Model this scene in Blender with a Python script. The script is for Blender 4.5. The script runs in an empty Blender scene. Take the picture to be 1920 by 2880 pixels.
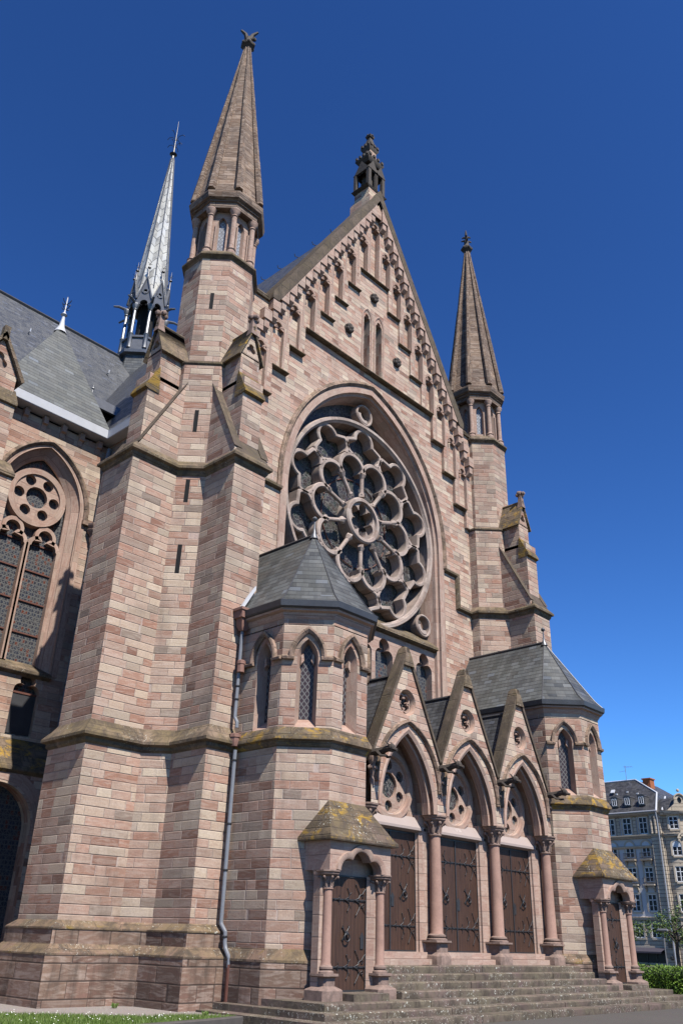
import bpy, bmesh, math, random
from mathutils import Vector, Matrix
from mathutils.geometry import tessellate_polygon
PI = math.pi; R = math.radians
rnd = random.Random(7)
scene = bpy.context.scene
COL = scene.collection
# ---------------------------------------------------------------- camera, sky, sun, exposure
K = 1.25            # metres per unit of the camera fit; coordinates come from image pixels
GZ = 1.39           # height of the path below the camera, worked out from image pixels
def W(p): return Vector((p[0]*K, p[1]*K, (p[2]+GZ)*K))
cam = bpy.data.cameras.new('camera'); camo = bpy.data.objects.new('camera', cam); COL.objects.link(camo)
ya, pi_, ro = R(46.279), R(26.776), R(1.706)
fw = Vector((math.sin(ya)*math.cos(pi_), math.cos(ya)*math.cos(pi_), math.sin(pi_)))
r0 = Vector((math.cos(ya), -math.sin(ya), 0)); u0 = r0.cross(fw)
rt = r0*math.cos(ro)+u0*math.sin(ro); up = u0*math.cos(ro)-r0*math.sin(ro)
M = Matrix((rt, up, -fw)).transposed().to_4x4(); M.translation = W((-19.165, -16.896, 0)); camo.matrix_world = M
cam.sensor_fit = 'VERTICAL'; cam.sensor_height = 36; cam.lens = 36*2378.867/2880; cam.clip_end = 3000; cam.clip_start = .1
scene.camera = camo
SUN_AZ, SUN_EL = 12.4, 53.5
w = bpy.data.worlds.new('World'); scene.world = w; w.use_nodes = True
nt = w.node_tree; bg = nt.nodes['Background']; sky = nt.nodes.new('ShaderNodeTexSky')
sky.sky_type = 'NISHITA'; sky.sun_disc = False; sky.sun_elevation = R(SUN_EL); sky.sun_rotation = R(180+SUN_AZ)
sky.air_density = 1.0; sky.dust_density = 0; sky.ozone_density = 3.0; sky.altitude = 100
tint = nt.nodes.new('ShaderNodeMix'); tint.data_type = 'RGBA'; tint.blend_type = 'MULTIPLY'; tint.inputs[0].default_value = 1; tint.inputs[7].default_value = (.39, .60, .79, 1)
gm = nt.nodes.new('ShaderNodeGamma'); gm.inputs[1].default_value = 1.53
nt.links.new(sky.outputs[0], gm.inputs[0]); nt.links.new(gm.outputs[0], tint.inputs[6]); nt.links.new(tint.outputs[2], bg.inputs[0]); bg.inputs[1].default_value = .05
sl = bpy.data.lights.new('sun', 'SUN'); sl.energy = 5.0; sl.angle = R(.5); sl.color = (1, .95, .88)
so = bpy.data.objects.new('sun', sl); COL.objects.link(so)
sd = Vector((math.sin(R(SUN_AZ))*math.cos(R(SUN_EL)), math.cos(R(SUN_AZ))*math.cos(R(SUN_EL)), -math.sin(R(SUN_EL))))
so.rotation_euler = sd.to_track_quat('-Z', 'Y').to_euler(); so.location = (-30, -60, 80)
vs = scene.view_settings; vs.view_transform = 'Standard'; vs.look = 'None'; vs.exposure = .96; vs.gamma = 1
scene.cycles.use_adaptive_sampling = True; scene.cycles.max_bounces = 5; scene.cycles.use_denoising = True

# ---------------------------------------------------------------- node helper
ALB = .78
class NT:
    def __init__(s, name):
        s.m = bpy.data.materials.new(name); s.m.use_nodes = True; s.t = s.m.node_tree
        s.p = s.t.nodes['Principled BSDF']; s.n = s.t.nodes; s.p.inputs['Roughness'].default_value = .85
        s.p.inputs['Specular IOR Level'].default_value = .3
    def _in(s, sock, v):
        if v is None: return
        if isinstance(v, bpy.types.NodeSocket): s.t.links.new(v, sock)
        elif sock.type == 'RGBA' and isinstance(v, (tuple, list)): sock.default_value = (*v[:3], 1)
        else: sock.default_value = v
    def math(s, op, a, b=None, c=None):
        n = s.n.new('ShaderNodeMath'); n.operation = op
        for i, v in enumerate((a, b, c)):
            if v is not None: s._in(n.inputs[i], v)
        return n.outputs[0]
    def uv(s):
        n = s.n.new('ShaderNodeUVMap'); n.uv_map = 'UVMap'; return n.outputs[0]
    def obj(s): return s.n.new('ShaderNodeTexCoord').outputs['Object']
    def geo(s): return s.n.new('ShaderNodeNewGeometry')
    def sep(s, v):
        n = s.n.new('ShaderNodeSeparateXYZ'); s._in(n.inputs[0], v); return n.outputs
    def comb(s, x=0, y=0, z=0):
        n = s.n.new('ShaderNodeCombineXYZ')
        for i, v in enumerate((x, y, z)): s._in(n.inputs[i], v)
        return n.outputs[0]
    def mapv(s, v, scale=(1, 1, 1), loc=(0, 0, 0)):
        n = s.n.new('ShaderNodeMapping'); s._in(n.inputs[0], v); n.inputs['Scale'].default_value = scale; n.inputs['Location'].default_value = loc; return n.outputs[0]
    def noise(s, v, scale, detail=4, rough=.55, dist=0, col=False):
        n = s.n.new('ShaderNodeTexNoise'); s._in(n.inputs['Vector'], v); n.inputs['Scale'].default_value = scale
        n.inputs['Detail'].default_value = detail; n.inputs['Roughness'].default_value = rough; n.inputs['Distortion'].default_value = dist
        return n.outputs['Color' if col else 'Fac']
    def white(s, v, col=False):
        n = s.n.new('ShaderNodeTexWhiteNoise'); n.noise_dimensions = '3D'; s._in(n.inputs['Vector'], v); return n.outputs['Color' if col else 'Value']
    def voro(s, v, scale, feature='F1', out='Distance', rand=1):
        n = s.n.new('ShaderNodeTexVoronoi'); n.feature = feature; s._in(n.inputs['Vector'], v); n.inputs['Scale'].default_value = scale
        n.inputs['Randomness'].default_value = rand; return n.outputs[out]
    def ramp(s, f, stops, mode='LINEAR'):
        n = s.n.new('ShaderNodeValToRGB'); s._in(n.inputs[0], f); e = n.color_ramp.elements; n.color_ramp.interpolation = mode
        while len(e) < len(stops): e.new(.5)
        for q, (p, c) in zip(e, stops): q.position = p; q.color = (*c, 1) if isinstance(c, (tuple, list)) else (c, c, c, 1)
        return n.outputs[0]
    def mix(s, f, a, b, mode='MIX'):
        n = s.n.new('ShaderNodeMix'); n.data_type = 'RGBA'; n.blend_type = mode; n.clamp_factor = True
        s._in(n.inputs[0], f); s._in(n.inputs[6], a); s._in(n.inputs[7], b); return n.outputs[2]
    def bump(s, h, strength=.4, dist=.02):
        n = s.n.new('ShaderNodeBump'); s._in(n.inputs['Height'], h); n.inputs['Strength'].default_value = strength; n.inputs['Distance'].default_value = dist
        s.t.links.new(n.outputs[0], s.p.inputs['Normal'])
    def base(s, c):
        # ALB scales every base colour evenly; with raised exposure it weakens ambient fill
        if isinstance(c, (tuple, list)): s._in(s.p.inputs['Base Color'], tuple(v*ALB for v in c[:3]))
        else: s._in(s.p.inputs['Base Color'], s.mix(1.0, c, (ALB, ALB, ALB), 'MULTIPLY'))
    def rough(s, c): s._in(s.p.inputs['Roughness'], c)

STONE = [(0, (.22, .11, .075)), (.08, (.34, .175, .118)), (.20, (.40, .237, .17)), (.36, (.44, .287, .215)), (.5, (.38, .268, .205)), (.62, (.46, .327, .248)), (.76, (.49, .377, .278)), (.89, (.54, .442, .332)), (.95, (.38, .302, .232)), (1, (.22, .167, .132))]
BROWN = [(0, (.045, .027, .017)), (.2, (.085, .052, .031)), (.45, (.11, .07, .042)), (.7, (.15, .099, .062)), (.9, (.21, .145, .097)), (1, (.06, .038, .026))]
PINK = [(0, (.37, .235, .18)), (.5, (.42, .283, .222)), (1, (.40, .29, .228))]
def cells(k, h, wd):
    """block courses of uneven length: returns cell seed vector, joint mask (1 in the joint), u, v"""
    x, y, _ = k.sep(k.uv())
    y = k.math('ADD', y, k.math('MULTIPLY', k.noise(k.comb(0, y, 3), 1.1, 0), .10))
    yr = k.math('DIVIDE', y, h); row = k.math('FLOOR', yr); fy = k.math('SUBTRACT', yr, row)
    rs = k.white(k.comb(row, 7.3, 1.1)); rs2 = k.white(k.comb(row, 2.3, 5.1))
    ww = k.math('MULTIPLY', k.math('ADD', k.math('MULTIPLY', rs2, .45), .78), wd)
    xr = k.math('ADD', k.math('DIVIDE', x, ww), k.math('MULTIPLY', rs, 13.7))
    xr = k.math('ADD', xr, k.math('MULTIPLY', k.math('SUBTRACT', k.noise(k.comb(xr, k.math('MULTIPLY', row, 3.17), 0), 1.15, 0), .5), 1.5))
    c = k.math('FLOOR', xr); fx = k.math('SUBTRACT', xr, c)
    dx = k.math('MULTIPLY', k.math('MINIMUM', fx, k.math('SUBTRACT', 1, fx)), wd)
    dy = k.math('MULTIPLY', k.math('MINIMUM', fy, k.math('SUBTRACT', 1, fy)), h)
    d = k.math('MINIMUM', dx, dy)
    k.dx = dx; k.dy = dy; k.fy = fy
    return k.comb(c, row, .5), d, x, y
def ashlar(name, h=.235, wd=.60, pal=STONE, joint=(.44, .36, .32), dirt=.35, jw=.006, bump=.6, dirtcol=(.10, .075, .06), jmix=.6, moss=0):
    k = NT(name); cid, d, x, y = cells(k, h, wd)
    rv = k.white(cid); rc = k.sep(k.white(cid, True))
    col = k.ramp(rv, pal)
    p = k.comb(k.math('ADD', x, k.math('MULTIPLY', rc[0], 30)), k.math('ADD', y, k.math('MULTIPLY', rc[1], 30)), 0)
    streak = k.noise(k.mapv(p, (1.6, 9, 1)), 1.0, 5, .6, 1.4)
    col = k.mix(k.math('MULTIPLY', k.ramp(streak, [(.38, 1), (.55, 0)]), .42), col, (.52, .42, .35))
    col = k.mix(k.math('MULTIPLY', k.ramp(streak, [(.55, 0), (.72, 1)]), .45), col, (.25, .13, .105))
    grain = k.noise(k.obj(), 22, 5, .7)
    col = k.mix(k.math('MULTIPLY', k.ramp(grain, [(.3, 1), (.62, 0)]), .30), col, (.16, .10, .08))
    # weather stains: broad patches, and runs down the wall
    st = k.noise(k.mapv(k.comb(x, y, 0), (1.5, .16, 1)), 1.0, 6, .65, .3); st2 = k.noise(k.obj(), .55, 5, .6)
    s = k.math('MULTIPLY', k.math('ADD', k.ramp(st, [(.50, 0), (.74, 1)]), k.ramp(st2, [(.52, 0), (.75, 1)])), dirt)
    blk = k.math('MULTIPLY', k.ramp(rc[2], [(.80, 0), (.9, 1)]), .4*min(1, dirt*2))
    col = k.mix(k.math('MULTIPLY', rc[1], .35), col, k.mix(1, col, (.62, .60, .58), 'MULTIPLY'))
    col = k.mix(k.math('MAXIMUM', s, blk), col, dirtcol)
    if moss:
        mz = k.noise(k.obj(), 1.7, 6, .7)
        col = k.mix(k.math('MULTIPLY', k.ramp(mz, [(.46, 0), (.62, 1)]), moss), col, (.17, .135, .06))
        sp = k.noise(k.obj(), 14, 3, .8); col = k.mix(k.ramp(sp, [(.62, 0), (.67, 1)]), col, (.46, .45, .36))
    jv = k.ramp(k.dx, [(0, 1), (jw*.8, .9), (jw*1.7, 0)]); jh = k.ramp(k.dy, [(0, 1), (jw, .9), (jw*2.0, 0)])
    dk = k.math('MULTIPLY', jh, k.ramp(k.noise(k.comb(k.math('MULTIPLY', x, 1.3), k.math('MULTIPLY', y, 4), 0), 1.2, 3), [(.35, .95), (.6, .35)]))  # horizontal open joints darkened in colour, shadow under block edges painted in
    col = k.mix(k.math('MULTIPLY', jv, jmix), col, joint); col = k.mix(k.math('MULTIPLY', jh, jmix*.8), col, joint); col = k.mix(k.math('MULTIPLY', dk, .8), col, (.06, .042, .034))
    k.base(col)
    hgt = k.math('ADD', k.math('MULTIPLY', k.ramp(d, [(0, 0), (jw*3, 1)]), 1.0), k.math('ADD', k.math('MULTIPLY', grain, .5), k.math('ADD', k.math('MULTIPLY', rv, .35), k.math('MULTIPLY', k.noise(k.mapv(k.obj(), (1, 1, .3)), 60, 3), .3))))
    k.bump(hgt, bump, .02); k.rough(.9); return k.m
def mossy(name, stone=(.21, .15, .105), green=(.115, .09, .035), yellow=(.36, .21, .02), amt=.55, ylw=.0, h=.3, wd=.9, white=.5):
    k = NT(name); cid, d, x, y = cells(k, h, wd); rv = k.white(cid); o = k.obj()
    col = k.mix(rv, stone, tuple(c*.62 for c in stone))
    n1 = k.noise(o, 1.3, 6, .7); n2 = k.noise(o, 2.6, 6, .75, .5); n3 = k.noise(o, 17, 3, .8); n4 = k.noise(o, .9, 3, .6)
    col = k.mix(k.math('MULTIPLY', k.ramp(n1, [(.36, 0), (.56, 1)]), amt), col, green)
    col = k.mix(k.math('MULTIPLY', k.ramp(n2, [(.44, 0), (.60, 1)]), .8), col, (.06, .045, .035))
    if ylw: col = k.mix(k.math('MULTIPLY', k.ramp(k.noise(k.mapv(o, (1, 1, 1.6), (3, 1, 2)), 1.7, 9, .72, .8), [(.60-.22*ylw, 0), (.70-.22*ylw, 1)]), .9), col, yellow)
    sp = k.math('MULTIPLY', k.ramp(n3, [(.60, 0), (.66, 1)]), k.math('MULTIPLY', k.ramp(n4, [(.45, 0), (.6, 1)]), white))
    col = k.mix(sp, col, (.50, .49, .42))
    col = k.mix(k.ramp(d, [(0, .7), (.012, 0)]), col, (.05, .04, .03))
    k.base(col); k.bump(k.math('ADD', k.math('ADD', n2, k.math('MULTIPLY', n3, .4)), k.ramp(d, [(0, 0), (.02, .8)])), .6, .03); k.rough(.95); return k.m
def plain(name, col, var=.25, rough=.85, scale=4, bump=.25, metal=0, dark=None):
    k = NT(name); o = k.obj(); n1 = k.noise(o, scale, 6, .65); n2 = k.noise(o, scale*9, 4, .7)
    dk = dark or tuple(c*.5 for c in col)
    c = k.mix(k.ramp(n1, [(.35, 0), (.7, 1)]), col, tuple(a*(1-var)+b*var for a, b in zip(col, dk)))
    c = k.mix(k.math('MULTIPLY', k.ramp(n2, [(.5, 0), (.75, 1)]), var), c, dk)
    k.base(c); k.rough(rough); k.p.inputs['Metallic'].default_value = metal
    if bump: k.bump(k.math('ADD', n1, k.math('MULTIPLY', n2, .4)), bump, .02)
    return k.m
def slate(name, col=(.045, .047, .052), h=.15, wd=.26, var=1.0, green=0.0, rough=.42):
    k = NT(name); x, y, _ = k.sep(k.uv()); yr = k.math('DIVIDE', y, h); row = k.math('FLOOR', yr); fy = k.math('SUBTRACT', yr, row)
    xr = k.math('ADD', k.math('DIVIDE', x, wd), k.math('ADD', k.math('MULTIPLY', row, .5), k.math('MULTIPLY', k.white(k.comb(row, 3, 1)), .25)))
    c = k.math('FLOOR', xr); fx = k.math('SUBTRACT', xr, c); rv = k.white(k.comb(c, row, 2)); rv2 = k.white(k.comb(c, row, 9))
    col_ = k.ramp(rv, [(0, tuple(a*(1-.45*var) for a in col)), (.55, col), (.93, tuple(a*(1+.35*var) for a in col)), (1, (col[0]*1.7, col[1]*1.8, col[2]*2.1))])
    if green: col_ = k.mix(k.math('MULTIPLY', k.ramp(k.noise(k.obj(), .8, 5), [(.4, 0), (.65, 1)]), green), col_, (.06, .062, .038))
    col_ = k.mix(k.ramp(k.noise(k.mapv(k.comb(x, y, 0), (3, .5, 1)), 1, 5, .7), [(.45, 0), (.8, .6)]), col_, (.13, .13, .125))
    jm = k.math('MAXIMUM', k.ramp(fy, [(0, 1), (.10, .85), (.17, 0)]), k.math('MULTIPLY', k.ramp(k.math('MULTIPLY', k.math('MINIMUM', fx, k.math('SUBTRACT', 1, fx)), wd), [(0, 1), (.008, 0)]), .8))
    k.base(k.mix(jm, col_, (.012, .012, .012))); k.rough(k.math('ADD', k.math('MULTIPLY', rv2, .25), rough-.05)); k.p.inputs['Specular IOR Level'].default_value = .5
    k.bump(k.math('ADD', k.math('MULTIPLY', k.math('SUBTRACT', 1, fy), 1.0), k.math('ADD', k.math('MULTIPLY', rv2, .5), k.math('MULTIPLY', k.noise(k.obj(), 25, 3), .2))), .5, .02); return k.m
def glass(name, kind='rose', base=(.03, .03, .034), line=(.34, .34, .34)):
    k = NT(name); uv = k.uv(); x, y, _ = k.sep(uv)
    if kind == 'rose':
        d1 = k.voro(uv, 5.2, 'DISTANCE_TO_EDGE', rand=.75); f1 = k.voro(uv, 3.6, 'F1', rand=.5); ring = k.math('ABSOLUTE', k.math('SUBTRACT', k.math('FRACT', k.math('MULTIPLY', f1, 5.5)), .5))
        ln = k.math('MAXIMUM', k.ramp(d1, [(.022, 1), (.045, 0)]), k.ramp(ring, [(.07, 1), (.16, 0)]))
        cc = k.voro(uv, 5.2, 'F1', 'Color', rand=.75)
        tint = k.mix(.4, base, k.mix(1.0, cc, (.05, .036, .036), 'MULTIPLY'))
    elif kind == 'diamond':
        s = 7.0; a = k.math('FRACT', k.math('MULTIPLY', k.math('ADD', x, k.math('MULTIPLY', y, .75)), s)); b = k.math('FRACT', k.math('MULTIPLY', k.math('SUBTRACT', x, k.math('MULTIPLY', y, .75)), s))
        e = k.math('MINIMUM', k.math('MINIMUM', a, k.math('SUBTRACT', 1, a)), k.math('MINIMUM', b, k.math('SUBTRACT', 1, b)))
        ln = k.ramp(e, [(.07, 1), (.13, 0)]); tint = k.mix(k.noise(uv, 9, 2), base, (.05, .022, .022))
    else:
        s = 8.5; a = k.math('FRACT', k.math('MULTIPLY', x, s)); b = k.math('FRACT', k.math('MULTIPLY', y, s*.8)); e1 = k.math('MINIMUM', k.math('MINIMUM', a, k.math('SUBTRACT', 1, a)), k.math('MINIMUM', b, k.math('SUBTRACT', 1, b)))
        s2 = 4.3; a2 = k.math('FRACT', k.math('MULTIPLY', k.math('ADD', x, y), s2)); b2 = k.math('FRACT', k.math('MULTIPLY', k.math('SUBTRACT', x, y), s2)); e2 = k.math('MINIMUM', k.math('MINIMUM', a2, k.math('SUBTRACT', 1, a2)), k.math('MINIMUM', b2, k.math('SUBTRACT', 1, b2)))
        ln = k.math('MAXIMUM', k.ramp(e1, [(.06, 1), (.11, 0)]), k.ramp(e2, [(.04, 1), (.08, 0)]))
        cc = k.white(k.comb(k.math('FLOOR', k.math('MULTIPLY', x, s)), k.math('FLOOR', k.math('MULTIPLY', y, s*.8)), 1))
        tint = k.ramp(cc, [(0, (.03, .035, .05)), (.4, (.05, .05, .055)), (.65, (.10, .03, .02)), (.8, (.03, .03, .04)), (1, (.09, .07, .05))], 'CONSTANT')
    dust = k.ramp(k.noise(k.obj(), 1.6, 5, .65), [(.5, 0), (.75, .55)])
    c = k.mix(ln, tint, line); c = k.mix(k.math('MULTIPLY', dust, .5 if kind == 'rose' else .2), c, (.12, .115, .10))
    k.base(c); k.rough(k.mix(ln, (.35, .35, .35), (.7, .7, .7))); k.p.inputs['Specular IOR Level'].default_value = .25
    k.bump(k.math('ADD', ln, k.noise(uv, 7, 2)), .3, .01); return k.m
def wood(name, col=(.055, .027, .017)):
    k = NT(name); x, y, _ = k.sep(k.uv()); pw = .13; c = k.math('FLOOR', k.math('DIVIDE', x, pw)); f = k.math('SUBTRACT', k.math('DIVIDE', x, pw), c); rv = k.white(k.comb(c, 1, 1))
    n = k.noise(k.comb(k.math('MULTIPLY', x, 14), k.math('MULTIPLY', y, .9), k.math('MULTIPLY', c, 3.3)), 1.6, 6, .65, .6)
    cl = k.mix(k.ramp(n, [(.3, 0), (.7, 1)]), tuple(a*.55 for a in col), tuple(a*1.45 for a in col)); cl = k.mix(k.math('MULTIPLY', rv, .4), cl, (.06, .03, .018))
    j = k.ramp(k.math('MINIMUM', f, k.math('SUBTRACT', 1, f)), [(0, 1), (.06, 0)])
    wear = k.ramp(k.noise(k.comb(k.math('MULTIPLY', x, 6), k.math('MULTIPLY', y, .5), 0), 1.3, 5, .7), [(.55, 0), (.75, .5)])
    cl = k.mix(wear, cl, (.10, .058, .032))
    k.base(k.mix(j, cl, (.01, .006, .004))); k.rough(.55); k.bump(k.math('ADD', k.math('MULTIPLY', n, .5), k.math('SUBTRACT', 1, j)), .5, .012); return k.m

MA = dict(
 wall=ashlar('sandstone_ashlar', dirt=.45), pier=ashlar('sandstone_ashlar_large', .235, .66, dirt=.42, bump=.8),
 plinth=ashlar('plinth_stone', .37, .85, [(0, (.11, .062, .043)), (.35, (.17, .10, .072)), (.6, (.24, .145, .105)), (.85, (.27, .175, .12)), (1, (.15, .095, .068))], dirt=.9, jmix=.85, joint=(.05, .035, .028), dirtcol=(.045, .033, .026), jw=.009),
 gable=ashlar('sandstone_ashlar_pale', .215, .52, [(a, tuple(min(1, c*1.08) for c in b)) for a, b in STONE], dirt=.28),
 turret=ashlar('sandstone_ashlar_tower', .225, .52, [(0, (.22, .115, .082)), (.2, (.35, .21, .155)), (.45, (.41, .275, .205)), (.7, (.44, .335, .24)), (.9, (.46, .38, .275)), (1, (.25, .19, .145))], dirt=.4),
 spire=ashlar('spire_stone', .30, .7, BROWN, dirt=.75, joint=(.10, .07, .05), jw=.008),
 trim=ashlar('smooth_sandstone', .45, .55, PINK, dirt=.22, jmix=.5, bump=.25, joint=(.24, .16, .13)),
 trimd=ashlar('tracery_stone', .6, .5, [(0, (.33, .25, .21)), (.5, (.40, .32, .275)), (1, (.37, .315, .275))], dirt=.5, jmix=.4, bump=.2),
 column=plain('column_sandstone', (.36, .22, .17), .45, scale=2.2, dark=(.17, .10, .08)),
 lint=plain('grey_lintel_stone', (.33, .27, .245), .25, scale=2, dark=(.25, .19, .17)), numeral=plain('pale_carved_groove', (.50, .42, .38), .1, bump=0), carvedr=plain('reddish_carved_stone', (.26, .14, .11), .5, scale=5, dark=(.10, .06, .05)), carved=plain('carved_stone', (.27, .185, .15), .6, scale=7, bump=.5, dark=(.05, .04, .035)),
 black=plain('soot_black_stone', (.075, .06, .05), .6, scale=6, bump=.5, dark=(.02, .018, .016)),
 stringm=mossy('plinth_slope_stone', (.24, .155, .11), (.16, .125, .055), yellow=(.20, .135, .03), ylw=.05, amt=.5, white=1.2), string=mossy('weathered_string_stone', amt=.6, white=.7), stringy=mossy('lichen_string_stone', ylw=.35, white=.4),
 hood=mossy('weathered_hood_stone', (.33, .225, .175), (.24, .17, .08), amt=.35, white=.2, wd=.5),
 cop=mossy('weathered_coping_stone', (.135, .098, .075), (.085, .068, .035), amt=.6, white=.25, h=2, wd=.7),
 lichen=mossy('yellow_lichen_stone', (.15, .105, .08), yellow=(.29, .175, .025), ylw=.36, white=1.4, h=.22, wd=.6), lichg=mossy('orange_lichen_weathering', (.17, .12, .07), yellow=(.24, .145, .02), ylw=.5, white=.3, h=.3, wd=.8),
 step=mossy('step_stone', (.16, .11, .095), (.15, .135, .08), amt=.6, white=2.2, h=5, wd=1.4),
 slate=slate('dark_slate'), slateg=slate('grey_green_slate', (.056, .060, .060), .205, .36, .9, green=.2), slatea=slate('aisle_slate', (.082, .088, .086), .21, .42, .55, green=.15, rough=.5), slaten=slate('fine_grey_slate', (.052, .056, .064), .15, .34, .3),
 lead=plain('lead_sheet', (.16, .165, .175), .5, .42, 3, metal=.5, bump=.2), leadd=plain('dark_lead', (.075, .075, .08), .5, .4, 3, metal=.3),
 zinc=plain('grey_zinc', (.36, .37, .40), .25, .45, 1.5, bump=.05, metal=.2), pale=plain('pale_lead_flashing', (.50, .51, .54), .2, .5, 3, bump=.1),
 pipe=plain('painted_downpipe', (.19, .20, .225), .4, .38, 3, bump=.05), rust=plain('rusty_iron', (.13, .05, .035), .5, .7),
 iron=plain('black_iron', (.032, .032, .035), .4, .42, 6, bump=.3), wood=wood('oak_planks'), dark=plain('dark_void', (.006, .006, .007), .2, .9, bump=0),
 rose=glass('leaded_rose_glass', 'rose', (.013, .0125, .0125), (.125, .12, .112)), dia=glass('diamond_leaded_glass', 'diamond', line=(.13, .13, .13)), nav=glass('patterned_leaded_glass', 'nave', (.02, .02, .022), (.10, .10, .095)),
 lan=glass('pale_lantern_glass', 'diamond', (.48, .53, .58), (.12, .12, .13)),
)
def lead_diamonds():
    k = NT('diamond_lead_spire'); x, y, _ = k.sep(k.uv()); yr = k.math('DIVIDE', y, .62); r_ = k.math('FLOOR', yr)
    a = k.math('FRACT', k.math('ADD', k.math('DIVIDE', y, .78), k.math('ABSOLUTE', k.math('SUBTRACT', k.math('FRACT', k.math('DIVIDE', x, .62)), .5))))
    c = k.math('FLOOR', k.math('ADD', k.math('DIVIDE', y, .78), k.math('ABSOLUTE', k.math('SUBTRACT', k.math('FRACT', k.math('DIVIDE', x, .62)), .5))))
    rv = k.white(k.comb(c, k.math('FLOOR', k.math('DIVIDE', x, .31)), 3)); o = k.obj()
    col = k.ramp(rv, [(0, (.16, .16, .16)), (.5, (.33, .325, .30)), (1, (.52, .53, .53))])
    col = k.mix(k.ramp(k.noise(o, 1.1, 5, .7), [(.4, 0), (.65, .8)]), col, (.55, .53, .46))
    k.base(k.mix(k.ramp(a, [(0, 1), (.12, 0)]), col, (.03, .03, .03))); k.rough(.42); k.p.inputs['Metallic'].default_value = .1
    k.bump(k.math('SUBTRACT', 1, a), .6, .03); return k.m
MA['ldia'] = lead_diamonds()

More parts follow.
